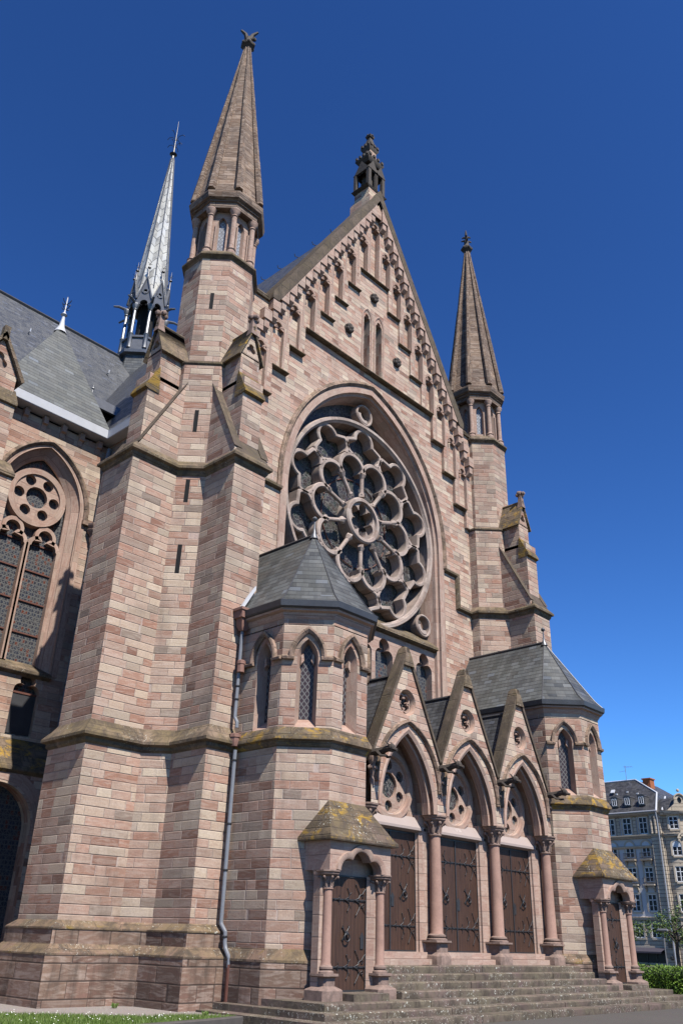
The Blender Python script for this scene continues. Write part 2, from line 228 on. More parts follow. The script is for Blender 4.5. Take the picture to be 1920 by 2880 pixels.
# ---------------------------------------------------------------- mesh builder (units of the image fit in, metres out)
class MB:
    def __init__(s, mir=1): s.F = []; s.mir = mir
    def f(s, pts, uv=None, m=0): s.F.append(([tuple(p) for p in pts], uv, m))
    def quad(s, a, b, c, d, uv=None, m=0): s.f((a, b, c, d), uv, m)
    def box(s, x0, x1, y0, y1, z0, z1, m=0):
        p = [(x, y, z) for z in (z0, z1) for y in (y0, y1) for x in (x0, x1)]
        for q in ((0, 2, 3, 1), (4, 5, 7, 6), (0, 1, 5, 4), (2, 6, 7, 3), (0, 4, 6, 2), (1, 3, 7, 5)): s.f([p[i] for i in q], None, m)
    def loft(s, loops, closed=True, cap0=False, cap1=False, m=0):
        for A, B in zip(loops, loops[1:]):
            n = len(A)
            for i in range(n if closed else n-1):
                j = (i+1) % n; q = [A[i], A[j], B[j], B[i]]
                q2 = [p for t, p in enumerate(q) if all((Vector(p)-Vector(o)).length > 1e-5 for o in q[:t])]
                if len(q2) > 2: s.f(q2, None, m)
        if cap0: s.f(loops[0][::-1], None, m)
        if cap1: s.f(loops[-1], None, m)
    def prism(s, poly, z0, z1, m=0): s.loft([[(x, y, z0) for x, y in poly], [(x, y, z1) for x, y in poly]], True, True, True, m)
    def extr(s, poly3, vec, m=0):
        B = [tuple(Vector(p)+Vector(vec)) for p in poly3]; s.loft([poly3, B], True, True, True, m)
    def oct(s, cx, cy, prof, cap0=False, cap1=False, m=0, n=8, a0=22.5):
        s.loft([octl(cx, cy, ap, z, n, a0) for z, ap in prof], True, cap0, cap1, m)
    def tube(s, p0, p1, r0, r1=None, n=8, cap=True, m=0):
        s.path([p0, p1], r0, n, cap, m, r1)
    def path(s, P, r, n=6, cap=True, m=0, r1=None, closed=False):
        P = [Vector(p) for p in P]; L = []
        ref = None
        for i, p in enumerate(P):
            if closed: t = P[(i+1) % len(P)]-P[i-1]
            else: t = P[min(i+1, len(P)-1)]-P[max(i-1, 0)]
            t.normalize()
            if ref is None: ref = t.cross(Vector((0, 0, 1)) if abs(t.z) < .9 else Vector((1, 0, 0)))
            a = (ref-t*ref.dot(t)).normalized(); ref = a; b = t.cross(a)
            rr = r if r1 is None else r+(r1-r)*i/(len(P)-1)
            L.append([tuple(p+a*math.cos(q*2*PI/n)*rr+b*math.sin(q*2*PI/n)*rr) for q in range(n)])
        if closed: L.append(L[0])
        s.loft(L, True, cap and not closed, cap and not closed, m)
    def lathe(s, cx, cy, prof, n=16, m=0, cap=True):
        s.loft([[(cx+r*math.cos(2*PI*i/n), cy+r*math.sin(2*PI*i/n), z) for i in range(n)] for r, z in prof], True, cap, cap, m)
    def sphere(s, c, r, n=8, m=0, sz=1):
        s.lathe(c[0], c[1], [(max(.001, r*math.sin(PI*i/5)), c[2]-r*sz*math.cos(PI*i/5)) for i in range(6)], n, m)
    def plate(s, fr, outer, holes=(), d=0, m=0):
        loops = [outer]+list(holes); allp = [p for l in loops for p in l]
        for t in tessellate_polygon([[Vector((u, v, 0)) for u, v in l] for l in loops]):
            s.f([fr(*allp[i], d) for i in t], None, m)
    def rev(s, fr, loop, d0, d1, loop1=None, closed=True, m=0):
        l1 = loop1 or loop; n = len(loop); acc = 0
        for i in range(n if closed else n-1):
            j = (i+1) % n; ln = math.dist(loop[i], loop[j]); a, b = acc*K, (acc+ln)*K; acc += ln
            s.f([fr(*loop[i], d0), fr(*loop[j], d0), fr(*l1[j], d1), fr(*l1[i], d1)], [(a, d0*K), (b, d0*K), (b, d1*K), (a, d1*K)], m)
    def sweep(s, fr, P, prof, closed=False, m=0):
        """planar path P (u,v); prof: (offset along the in-plane normal, depth along N), closed profile"""
        n = len(P); nr = []
        for i in range(n):
            def nn(a, b):
                dx, dy = b[0]-a[0], b[1]-a[1]; l = math.hypot(dx, dy) or 1e-9; return (-dy/l, dx/l)
            if closed: a, b = nn(P[i-1], P[i]), nn(P[i], P[(i+1) % n])
            else: a = nn(P[max(i-1, 0)], P[max(i, 1)]); b = nn(P[min(i, n-2)], P[min(i+1, n-1)])
            q = 1+a[0]*b[0]+a[1]*b[1]; q = max(q, .35); nr.append(((a[0]+b[0])/q, (a[1]+b[1])/q))
        acc = [0]
        for i in range(1, n+1): acc.append(acc[-1]+math.dist(P[i % n], P[i-1]))
        pl = [0]
        for i in range(1, len(prof)+1): pl.append(pl[-1]+math.dist(prof[i % len(prof)], prof[i-1]))
        pt = lambda i, k: fr(P[i][0]+nr[i][0]*prof[k][0], P[i][1]+nr[i][1]*prof[k][0], prof[k][1])
        for i in range(n if closed else n-1):
            j = (i+1) % n
            for k in range(len(prof)):
                l = (k+1) % len(prof)
                s.f([pt(i, k), pt(j, k), pt(j, l), pt(i, l)], [(acc[i]*K, pl[k]*K), (acc[i+1]*K, pl[k]*K), (acc[i+1]*K, pl[k+1]*K), (acc[i]*K, pl[k+1]*K)], m)
        if not closed:
            s.f([pt(0, k) for k in range(len(prof))], None, m); s.f([pt(n-1, k) for k in range(len(prof))][::-1], None, m)
    def build(s, name, mats, parent=None, sharp=35, origin=None, **tags):
        me = bpy.data.meshes.new(name); bm = bmesh.new(); uvl = bm.loops.layers.uv.new('UVMap'); ex = bm.faces.layers.int.new('ex')
        o = W(origin) if origin else Vector()
        for pts, uv, m in s.F:
            try: f = bm.faces.new([bm.verts.new(W((p[0]*s.mir, p[1], p[2]))-o) for p in pts])
            except ValueError: continue
            f.material_index = m; f.smooth = True
            if uv:
                f[ex] = 1
                for l, q in zip(f.loops, uv): l[uvl].uv = q
        bmesh.ops.remove_doubles(bm, verts=bm.verts, dist=1e-4); bmesh.ops.recalc_face_normals(bm, faces=bm.faces)
        for f in bm.faces:
            if f[ex]: continue
            n = f.normal
            if abs(n.z) > .98: t = Vector((1, 0, 0)); b = Vector((0, 1, 0))
            else: t = Vector((-n.y, n.x, 0)).normalized(); b = n.cross(t); b = b if b.z > 0 else -b
            for l in f.loops:
                p = l.vert.co+o; l[uvl].uv = (p.dot(t), p.dot(b))
        bm.faces.layers.int.remove(bm.faces.layers.int['ex']); bm.to_mesh(me); bm.free()
        me.set_sharp_from_angle(angle=R(sharp))
        for mt in (mats if isinstance(mats, (list, tuple)) else [mats]): me.materials.append(MA[mt] if isinstance(mt, str) else mt)
        ob = bpy.data.objects.new(name, me); COL.objects.link(ob); ob.parent = parent; ob.location = o
        if parent is not None and parent.type == 'EMPTY': ob.location = o-parent.location   # part meshes sit on the world origin
        for k_, v_ in tags.items(): ob[k_] = v_
        return ob
def octl(cx, cy, ap, z, n=8, a0=22.5):
    r = ap/math.cos(PI/n); return [(cx+r*math.cos(R(a0)+2*PI*i/n), cy+r*math.sin(R(a0)+2*PI*i/n), z) for i in range(n)]
def Fr(o, U, N):
    def g(u, v, d=0): return (o[0]+U[0]*u+N[0]*d, o[1]+U[1]*u+N[1]*d, v)
    return g
def FY(y): return Fr((0, y), (1, 0), (0, 1))
def FAB(a, b):
    l = math.dist(a, b); U = ((b[0]-a[0])/l, (b[1]-a[1])/l); return Fr(a, U, (-U[1], U[0])), l
def arc(cx, cz, r, a0, a1, n): return [(cx+r*math.cos(R(a0+(a1-a0)*i/n)), cz+r*math.sin(R(a0+(a1-a0)*i/n))) for i in range(n+1)]
def pointed(cx, zs, half, rise, n=10):
    c = (rise*rise-half*half)/(2*half); r = half+c; a = math.degrees(math.atan2(rise, c))
    L = [(cx+c-r*math.cos(R(a*i/n)), zs+r*math.sin(R(a*i/n))) for i in range(n+1)]
    return L+[(2*cx-x, z) for x, z in L[-2::-1]]
def trefoil(cx, zs, half, n=6):
    """cusped arch from left spring over to the right spring"""
    r1 = half*.52; r2 = half*.60; L = [(cx-half, zs)]
    L += arc(cx-half+r1, zs, r1, 180, 62, n)[1:]
    L += arc(cx, zs+half*.78, r2, 205, -25, n*2)
    L += [(2*cx-x, z) for x, z in L[n:0:-1]]+[(cx+half, zs)]
    return L
def rect(u0, u1, v0, v1): return [(u0, v0), (u1, v0), (u1, v1), (u0, v1)]
def offplan(P, d):
    """offset an open plan polyline outwards (to the left-hand side when d>0 going along P reversed)"""
    out = []
    for i in range(len(P)):
        def nn(a, b):
            dx, dy = b[0]-a[0], b[1]-a[1]; l = math.hypot(dx, dy); return (dy/l, -dx/l)
        a = nn(P[max(i-1, 0)], P[max(i, 1)]); b = nn(P[min(i, len(P)-2)], P[min(i+1, len(P)-1)])
        q = max(1+a[0]*b[0]+a[1]*b[1], .3); out.append((P[i][0]+(a[0]+b[0])/q*d, P[i][1]+(a[1]+b[1])/q*d))
    return out
def plan(mb, P, prof, m=0):
    mb.loft([[(x, y, z) for x, y in offplan(P, d)] for d, z in prof], False, m=m)
def empty(name, loc, label=None, cat=None, group=None, kind=None):
    o = bpy.data.objects.new(name, None); COL.objects.link(o); o.location = W(loc)
    if label: o['label'] = label
    if cat: o['category'] = cat
    if group: o['group'] = group
    if kind: o['kind'] = kind
    return o
def dup(o, parent, dx=0, dy=0, dz=0):
    c = o.copy(); COL.objects.link(c); c.parent = parent; c.location = o.location+Vector((dx, dy, dz))*K
    for ch in list(o.children):
        d = ch.copy(); COL.objects.link(d); d.parent = c
    return c

exec_parts = []
# ================================================================ the church
CH = empty('church', (0, 0, -GZ), 'pink sandstone Gothic church with a rose window between two pointed corner turrets', 'church')
D = .676
zapx = lambda i: 26.146-abs(i)*1.136          # niche apex heights
zbot = lambda i: 24.31-abs(i)*1.142 if i else 23.17   # stepped sill heights
YW = .12
# ---- facade wall
HALF, RISE, SPR = 3.82, 5.0, 12.7
def wallplane():
    mb = MB(); fr = FY(YW)
    arch = [(-HALF, 4.4)]+pointed(0, SPR, HALF, RISE, 16)+[(HALF, 4.4)]
    mb.plate(fr, [(-6.15, -1.39), (6.15, -1.39), (6.15, 18.7), (-6.15, 18.7)], [arch])
    # upper gable zone that stands forward of the wall, with its stepped lower edge
    low = [(-6.15, 14.4), (-8.22*D, 14.4)]
    for i in (8, 7, 6): low += [(-(i+.22)*D, zbot(i)), (-(i-.78)*D, zbot(i))]
    low += [(-5.22*D, 18.6), (-4.22*D, 18.6)]
    for i in (4, 3, 2): low += [(-(i+.22)*D, zbot(i)), (-(i-.78)*D, zbot(i))]
    low += [(-1.22*D, zbot(1))]
    full = low+[(-x, z) for x, z in low[::-1]]
    outl = full+[(6.15, 18.72), (5.15, 18.72), (0, 27.3), (-5.15, 18.72), (-6.15, 18.72)]
    hol = []
    for i in range(-8, 9):
        zb = zbot(i)+.05; za = zapx(i)
        if i == 0: zb = 23.25
        hol.append([(i*D-.245, zb)]+trefoil(i*D, za-.44, .245, 5)+[(i*D+.245, zb)])
    mb.plate(FY(0), outl, hol)
    mb.rev(FY(0), full, 0, YW+.02, closed=False)
    for h in hol:
        b = [(x, z+(.16 if z < h[1][1]-.02 else 0)) for x, z in h]
        mb.rev(FY(0), h, 0, .22, b); mb.plate(FY(.22), b)
    # field inside the steps, with the twin lancets
    inner = [(-4.25*D, 18.55), (4.25*D, 18.55)]
    for i in (4, 3, 2): inner += [((i+.25)*D, zbot(i)+.05), ((i-.75)*D, zbot(i)+.05)]
    inner += [(1.25*D, zbot(1)+.05)]; inner += [(-x, z) for x, z in inner[:1:-1]]
    lan = []
    for s in (-1, 1):
        x = s*.5*D; lan.append([(x-.17, 18.72)]+trefoil(x, 21.0, .17, 5)+[(x+.17, 18.72)])
    mb.plate(FY(.07), inner, lan)
    for l in lan: mb.rev(FY(.07), l, 0, .3)
    ob = mb.build('facade_wall', 'gable', CH)
    for i, h in zip(range(-8, 9), hol):
        za = zapx(i); zs = za-.44; zb = h[0][1]
        fs = MB(); P = [(i*D-.245, zb-.02), (i*D-.245, zs)]+trefoil(i*D, zs, .245, 5)[1:-1]+[(i*D+.245, zs), (i*D+.245, zb-.02)]
        fs.sweep(FY(0), P[::-1], [(.0, -.008), (.0, .20), (-.015, .20), (-.03, .03), (-.085, -.008)]) if 0 else fs.sweep(FY(0), P, [(-.012, .205), (-.008, .06), (.018, .0), (.03, -.006), (.085, -.006), (.085, .02), (.03, .06), (.01, .205)])
        fs.build('niche_surround', 'trim', ob)
    g = MB()
    for l in lan: g.plate(FY(.36), l)
    g.build('lancet_glass', 'dia', ob)
    for s in (-1, 1):   # roll moulding round each lancet
        t = MB(); x = s*.5*D; t.sweep(FY(.07), [(x-.22, 18.72)]+pointed(x, 21.0, .22, .42, 6)+[(x+.22, 18.72)], [(0, -.02), (.05, -.05), (.08, -.02), (.08, .05), (0, .05)]); t.build('lancet_moulding', 'trim', ob)
    for (xa, za), (xb, zb_) in zip(full[2:-2], full[3:-2]):
        if abs(za-zb_) > .01 or abs(za-18.6) < .05: continue
        st = MB(); st.loft([[(xa-.02, y, z), (xb+.02, y, z)] for y, z in ((YW, za-.06), (-.02, za-.05), (-.065, za-.03), (-.065, za-.005), (.0, za+.03))], False)
        for xx in (xa-.02, xb+.02): st.f([(xx, YW, za-.06), (xx, -.02, za-.05), (xx, -.065, za-.03), (xx, -.065, za-.005), (xx, 0, za+.03), (xx, YW, za+.03)])
        st.build('niche_sill', 'string', ob)
    s2 = MB(); s2.sweep(FY(0), [(-5.22*D, 18.6), (5.22*D, 18.6)], [(.05, .1), (.01, -.07), (-.03, -.085), (-.06, -.04), (-.06, .15), (.05, .15)]); s2.build('string_course', 'string', ob)
    for x, z in ((0, 22.2), (-1.36, 19.91), (1.36, 19.91)):
        b = MB()
        for q in range(6):
            a = q*PI/3+PI/6; b.sphere((x+.115*math.cos(a), -.02, z+.115*math.sin(a)), .085, 7)
        b.sphere((x, -.05, z), .08, 8); b.loft([[(x+r*math.cos(t*PI/6), y, z+r*math.sin(t*PI/6)) for t in range(12)] for y, r in ((.08, .2), (.02, .2), (-.01, .15))], True, False, True)
        b.build('carved_rosette', 'black', ob)
    return ob
FW = wallplane()
# ---- corbel table and gable coping
cb = MB(); x = 0
for s in (-1, 1):
    gc = MB(); zz = lambda x: 27.75-1.68*x
    poly = [(s*0, 27.80), (s*5.28, 18.93), (s*5.28, 18.66), (s*5.02, 18.66), (0, 27.22)]
    gc.extr([(px, -.26, pz) for px, pz in poly], (0, .86, 0)); cp = gc.build('gable_coping', 'cop', CH)
    m2 = MB(); poly = [(0, 27.25), (s*5.1, 18.70), (s*5.1, 18.50), (0, 27.02)]; m2.extr([(px, -.17, pz) for px, pz in poly], (0, .17, 0)); m2.build('coping_moulding', 'trim', cp)
    pp = MB(); pp.loft([[(s*5.1, y0, z0), (s*6.15, y0, z0)] for y0, z0 in ((-.08, 18.62), (-.12, 18.72), (-.02, 18.80), (.25, 19.15), (.7, 19.2))], False); pp.build('shoulder_coping', 'string', CH)
    for k in range(1, 18):
        xk = s*k*D/2; zb = 27.6-1.68*abs(xk)-1.13; c = MB()
        zo = 27.52-1.68*abs(xk)
        c.f([]) if 0 else None
        xa, xb = xk-D/4+.002, xk+D/4-.002; ta, tb_ = (27.32-1.68*abs(xa), 27.32-1.68*abs(xb)) if abs(xk) < 5 else (zb+.70, zb+.70)
        c.loft([[(xa, y, zb+.30), (xb, y, zb+.30), (xb, y, tb_), (xa, y, ta)] for y in (-.24, .01)], True, True, True)
        c.loft([[(xk-.10, y, z), (xk+.10, y, z), (xk+.10, .01, z), (xk-.10, .01, z)] for y, z in ((-.05, zb-.10), (-.19, zb), (-.20, zb+.298))], True, True, True)
        c.build('corbel', 'trim', FW, sharp=25)
# ---- gable pinnacle
def pinnacle():
    mb = MB(); cx, cy = 0, .38
    mb.loft([[(sx*a, cy+sy*b, z) for sx, sy in ((-1, -1), (1, -1), (1, 1), (-1, 1))] for z, a, b in ((26.3, .55, .55), (27.2, .55, .55), (27.45, .46, .4), (27.85, .46, .4))], True, False, True)
    ob = mb.build('gable_pinnacle', 'turret', CH)
    t = MB(); t.loft([[(sx*a, cy+sy*b, z) for sx, sy in ((-1, -1), (1, -1), (1, 1), (-1, 1))] for z, a, b in ((27.85, .5, .42), (27.93, .62, .46), (28.0, .55, .42))], True, True, True)
    # arcaded tier: four corner piers and a shaft with gablets
    for sx in (-1, 1):
        for sy in (-1, 1): t.box(sx*.43-.08, sx*.43+.08, cy+sy*.36-.07, cy+sy*.36+.07, 27.98, 29.0)
    t.loft([[(sx*a, cy+sy*b, z) for sx, sy in ((-1, -1), (1, -1), (1, 1), (-1, 1))] for z, a, b in ((27.98, .22, .22), (29.6, .22, .22), (29.9, .24, .24))], True)
    for sy in (-1, 1):
        for dx in (-.25, .25):
            t.extr([(dx-.28, cy+sy*.40-.05, 28.95), (dx+.28, cy+sy*.40-.05, 28.95), (dx, cy+sy*.40-.05, 29.5)], (0, .1, 0))
            t.box(dx*.1-.05, dx*.1+.05, cy+sy*.36-.05, cy+sy*.36+.05, 27.98, 29.0)
    for sx in (-1, 1): t.extr([(sx*.46-.05, cy-.42, 28.95), (sx*.46-.05, cy+.42, 28.95), (sx*.46-.05, cy, 29.6)], (.1, 0, 0))
    t.loft([[(sx*a, cy+sy*b, z) for sx, sy in ((-1, -1), (1, -1), (1, 1), (-1, 1))] for z, a, b in ((28.9, .46, .4), (29.45, .27, .26))], True)
    t.build('arcaded_tier', 'black', ob)
    for zt, a, bk in ((29.75, .50, .38), (30.6, .30, .26)):
        p = MB()
        p.loft([[(sx*q*a, cy+sy*q*bk, z) for sx, sy in ((-1, -1), (1, -1), (1, 1), (-1, 1))] for z, q in ((zt-.16, .72), (zt, 1), (zt+.08, 1), (zt+.1, .6))], True, True, True)
        n = 4 if a > .4 else 3
        for i in range(n):
            u = -a+(2*a)*(i+.5)/n
            for sy in (-1, 1): p.box(u-.06, u+.06, cy+sy*bk-.04, cy+sy*bk+.04, zt+.08, zt+.2)
            for sx in (-1, 1): v = cy-bk+2*bk*(i+.5)/n; p.box(sx*a-.04, sx*a+.04, v-.05, v+.05, zt+.08, zt+.2)
        p.build('battlement', 'black', ob)
    q = MB(); q.oct(0, cy, [(29.8, .22), (30.5, .19)], n=4, a0=45); q.build('pinnacle_shaft', 'turret', ob)
    q = MB(); q.oct(0, cy, [(30.7, .22), (31.42, .075), (31.42, .13), (31.52, .15), (31.56, .09), (31.62, .09)], n=4, a0=45, cap1=True)
    for i in range(8): a = i*PI/4; q.sphere((.14*math.cos(a), cy+.14*math.sin(a), 31.52), .055, 6)
    q.build('pinnacle_spirelet', 'black', ob)
pinnacle()
# ---- great arch and rose window
ga = MB(); fr = FY(YW)
jam = lambda h, r: [(-h, 4.4)]+pointed(0, SPR, h, r, 16)+[(h, 4.4)]
inn = [(-3.70, 4.4)]+pointed(0, SPR, 3.70, 4.84, 16)+[(3.70, 4.4)]
ga.sweep(fr, jam(HALF, RISE), [(0, -.03), (-.0, .06), (-.05, .10), (-.09, .10), (-.11, .30), (-.14, .34), (-.18, .85), (.0, .87), (.28, .02), (.28, -.03)])
GA = ga.build('great_arch', 'trim', CH)
hd = MB(); ph = [(-4.3, 12.2)]+pointed(0, SPR, 4.22, 5.42, 16)+[(4.3, 12.2)]; ph[0] = (-4.22, 12.2); ph[-1] = (4.22, 12.2)
hp = [(.02, .03), (.04, -.06), (-.08, -.12), (-.14, -.06), (-.2, .02), (-.2, .2), (.02, .2)]
hd.sweep(fr, ph, hp); hd.build('hood_mould', 'hood', GA)
for s in (-1, 1):
    t = MB(); t.sweep(fr, [(4.1*s, 12.2), (4.92*s, 12.2), (4.92*s, 10.95), (6.1*s, 10.95)][::s], [(-.07, -.12), (.0, -.14), (.08, .0), (.08, .05), (-.12, .05), (-.12, -.03)] if 1 else 0); t.build('string_course', 'string', FW)
RZ = 12.72; RY = .40
fr = FY(RY)
bar = lambda o, i, d=.42: [(o-.03, 0), (o, .04), (o, d), (-i, d), (-i, .04), (-i+.03, 0)]
rw = MB(); pol = lambda r, a: (r*math.cos(R(a)), RZ+r*math.sin(R(a)))
rw.sweep(fr, arc(0, RZ, 3.62, 0, 357, 79), [(.08, 0), (.03, .12), (.06, .46), (-.16, .46), (-.14, .0), (-.10, -.10), (-.0, -.10)], True)
ROSE = rw.build('rose_window', 'trimd', CH)
def plate_thick(mb, fr, o, h, d, th):
    mb.plate(fr, o, h, d)
    for l in [o]+h: mb.rev(fr, l, d, d+th)
for ox, oz, orr in ((0, 16.97, .38), (-3.27, 9.86, .36), (3.27, 9.86, .36)):   # oculus above the ring, roundels below it
    sp = MB(); sp.sweep(fr, arc(ox, oz, orr, 0, 350, 35), bar(.04, .055, .30), True); sp.sweep(fr, arc(ox, oz, orr-.17, 180, 300, 8), bar(.03, .15, .3)); sp.build('spandrel_roundel', 'trimd', ROSE)
tr = MB()
# inner petals (10) on the spoke columns, centred at 0,36,... ; outer trefoils (10) centred on the spokes
for i in range(10):
    a = i*36
    L = []
    for t in range(17):
        th = R(-100+200*t/16); cxr = 1.80; rr = .625
        p = (cxr+rr*math.cos(th), rr*math.sin(th)*.97)
        L.append((p[0]*math.cos(R(a))-p[1]*math.sin(R(a)), RZ+p[0]*math.sin(R(a))+p[1]*math.cos(R(a))))
    tr.sweep(fr, L, bar(.085, .085))
tr.build('inner_petal_ring', 'trimd', ROSE)
to = MB()
for i in range(10):
    a = 18+i*36; L = []
    def ad(x, y): L.append((x*math.cos(R(a))-y*math.sin(R(a)), RZ+x*math.sin(R(a))+y*math.cos(R(a))))
    for t in range(8): th = R(-170+t*105/7); ad(2.74+.36*math.cos(th), -.52+.36*math.sin(th))
    for t in range(13): th = R(-95+t*190/12); ad(3.10+.45*math.cos(th), .45*math.sin(th))
    for t in range(8): th = R(65+t*105/7); ad(2.74+.36*math.cos(th), .52+.36*math.sin(th))
    to.sweep(fr, L, bar(.07, .07))
to.build('outer_trefoil_ring', 'trimd', ROSE)
hb = MB(); hb.sweep(fr, arc(0, RZ, .78, 0, 352, 44), [(.13, .02), (.13, .44), (-.07, .44), (-.05, .0), (.0, -.05), (.10, -.05)], True)
HUB = hb.build('hub_ring', 'trimd', ROSE)
hx = MB(); holes = [[(c[0]+.17*math.cos(t*PI/6), c[1]+.17*math.sin(t*PI/6)) for t in range(12)] for c in [pol(.43, 30+60*q) for q in range(6)]]
star = []
for q in range(6):   # sexfoil opening as one cusped outline
    c = pol(.42, 30+60*q); star += [(c[0]+.185*math.cos(R(30+60*q+t)), c[1]+.235*math.sin(R(30+60*q+t))) for t in range(-110, 111, 20)]
plate_thick(hx, fr, arc(0, RZ, .72, 0, 350, 35), [star], .04, .3); hx.build('hub_sexfoil', 'trimd', ROSE)
for i in range(10):
    a = 18+i*36; c = MB(); ca, sa = math.cos(R(a)), math.sin(R(a))
    P = lambda r: (r*ca, RY+.10, RZ+r*sa)
    c.tube(P(1.04), P(1.74), .072, .072, 10)
    inner_cap = sa < -.1
    for r0_, r1_, a0_, a1_ in (((1.0, 1.07, .11, .085), (1.64, 1.78, .08, .14)) if not inner_cap else ((1.0, 1.13, .14, .08), (1.72, 1.79, .085, .11))): c.tube(P(r0_), P(r1_), a0_, a1_, 8)
    c.tube(P(.90), P(1.0), .13, .13, 4); c.tube(P(1.78), P(1.84), .15, .15, 4)
    c.build('spoke_column', 'trimd', ROSE)
g = MB(); g.plate(FY(RY+.44), arc(0, RZ, 3.6, 0, 350, 35)); g.build('rose_glass', 'rose', ROSE)
g = MB(); g.plate(FY(RY+.455), inn); g.build('window_glass', 'rose', GA)
fe = MB()
for i in range(10):
    a = 18+i*36; L = [(*[pol(1.62, a+t)[0]], RY+.41, pol(1.62, a+t)[1]) for t in range(2, 35, 4)]; fe.path(L, .022, 4)
fe.build('iron_saddle_bar', 'rust', ROSE)
# transom and gallery of trefoil lights
tb = MB(); tb.loft([[(-3.72, y, z), (3.72, y, z)] for y, z in ((.6, 9.5), (.42, 9.32), (.16, 9.12), (.14, 9.02), (.26, 8.96), (.36, 8.96))], False)
tb.loft([[(-3.72, y, z), (3.72, y, z)] for y, z in ((.6, 9.5), (.6, 8.9))], False); GT = tb.build('transom', 'string', CH)
gl = MB(); hol = [[(c-.43, 5.0)]+trefoil(c, 8.2, .43, 6)+[(c+.43, 5.0)] for c in [i*1.04 for i in range(-3, 4)]]
plate_thick(gl, FY(.33), rect(-3.75, 3.75, 4.4, 8.97), hol, 0, .26); gl.build('gallery_tracery', 'trim', CH)
g = MB(); g.plate(FY(.58), rect(-3.7, 3.7, 4.4, 8.95)); g.build('gallery_glass', 'nav', CH)

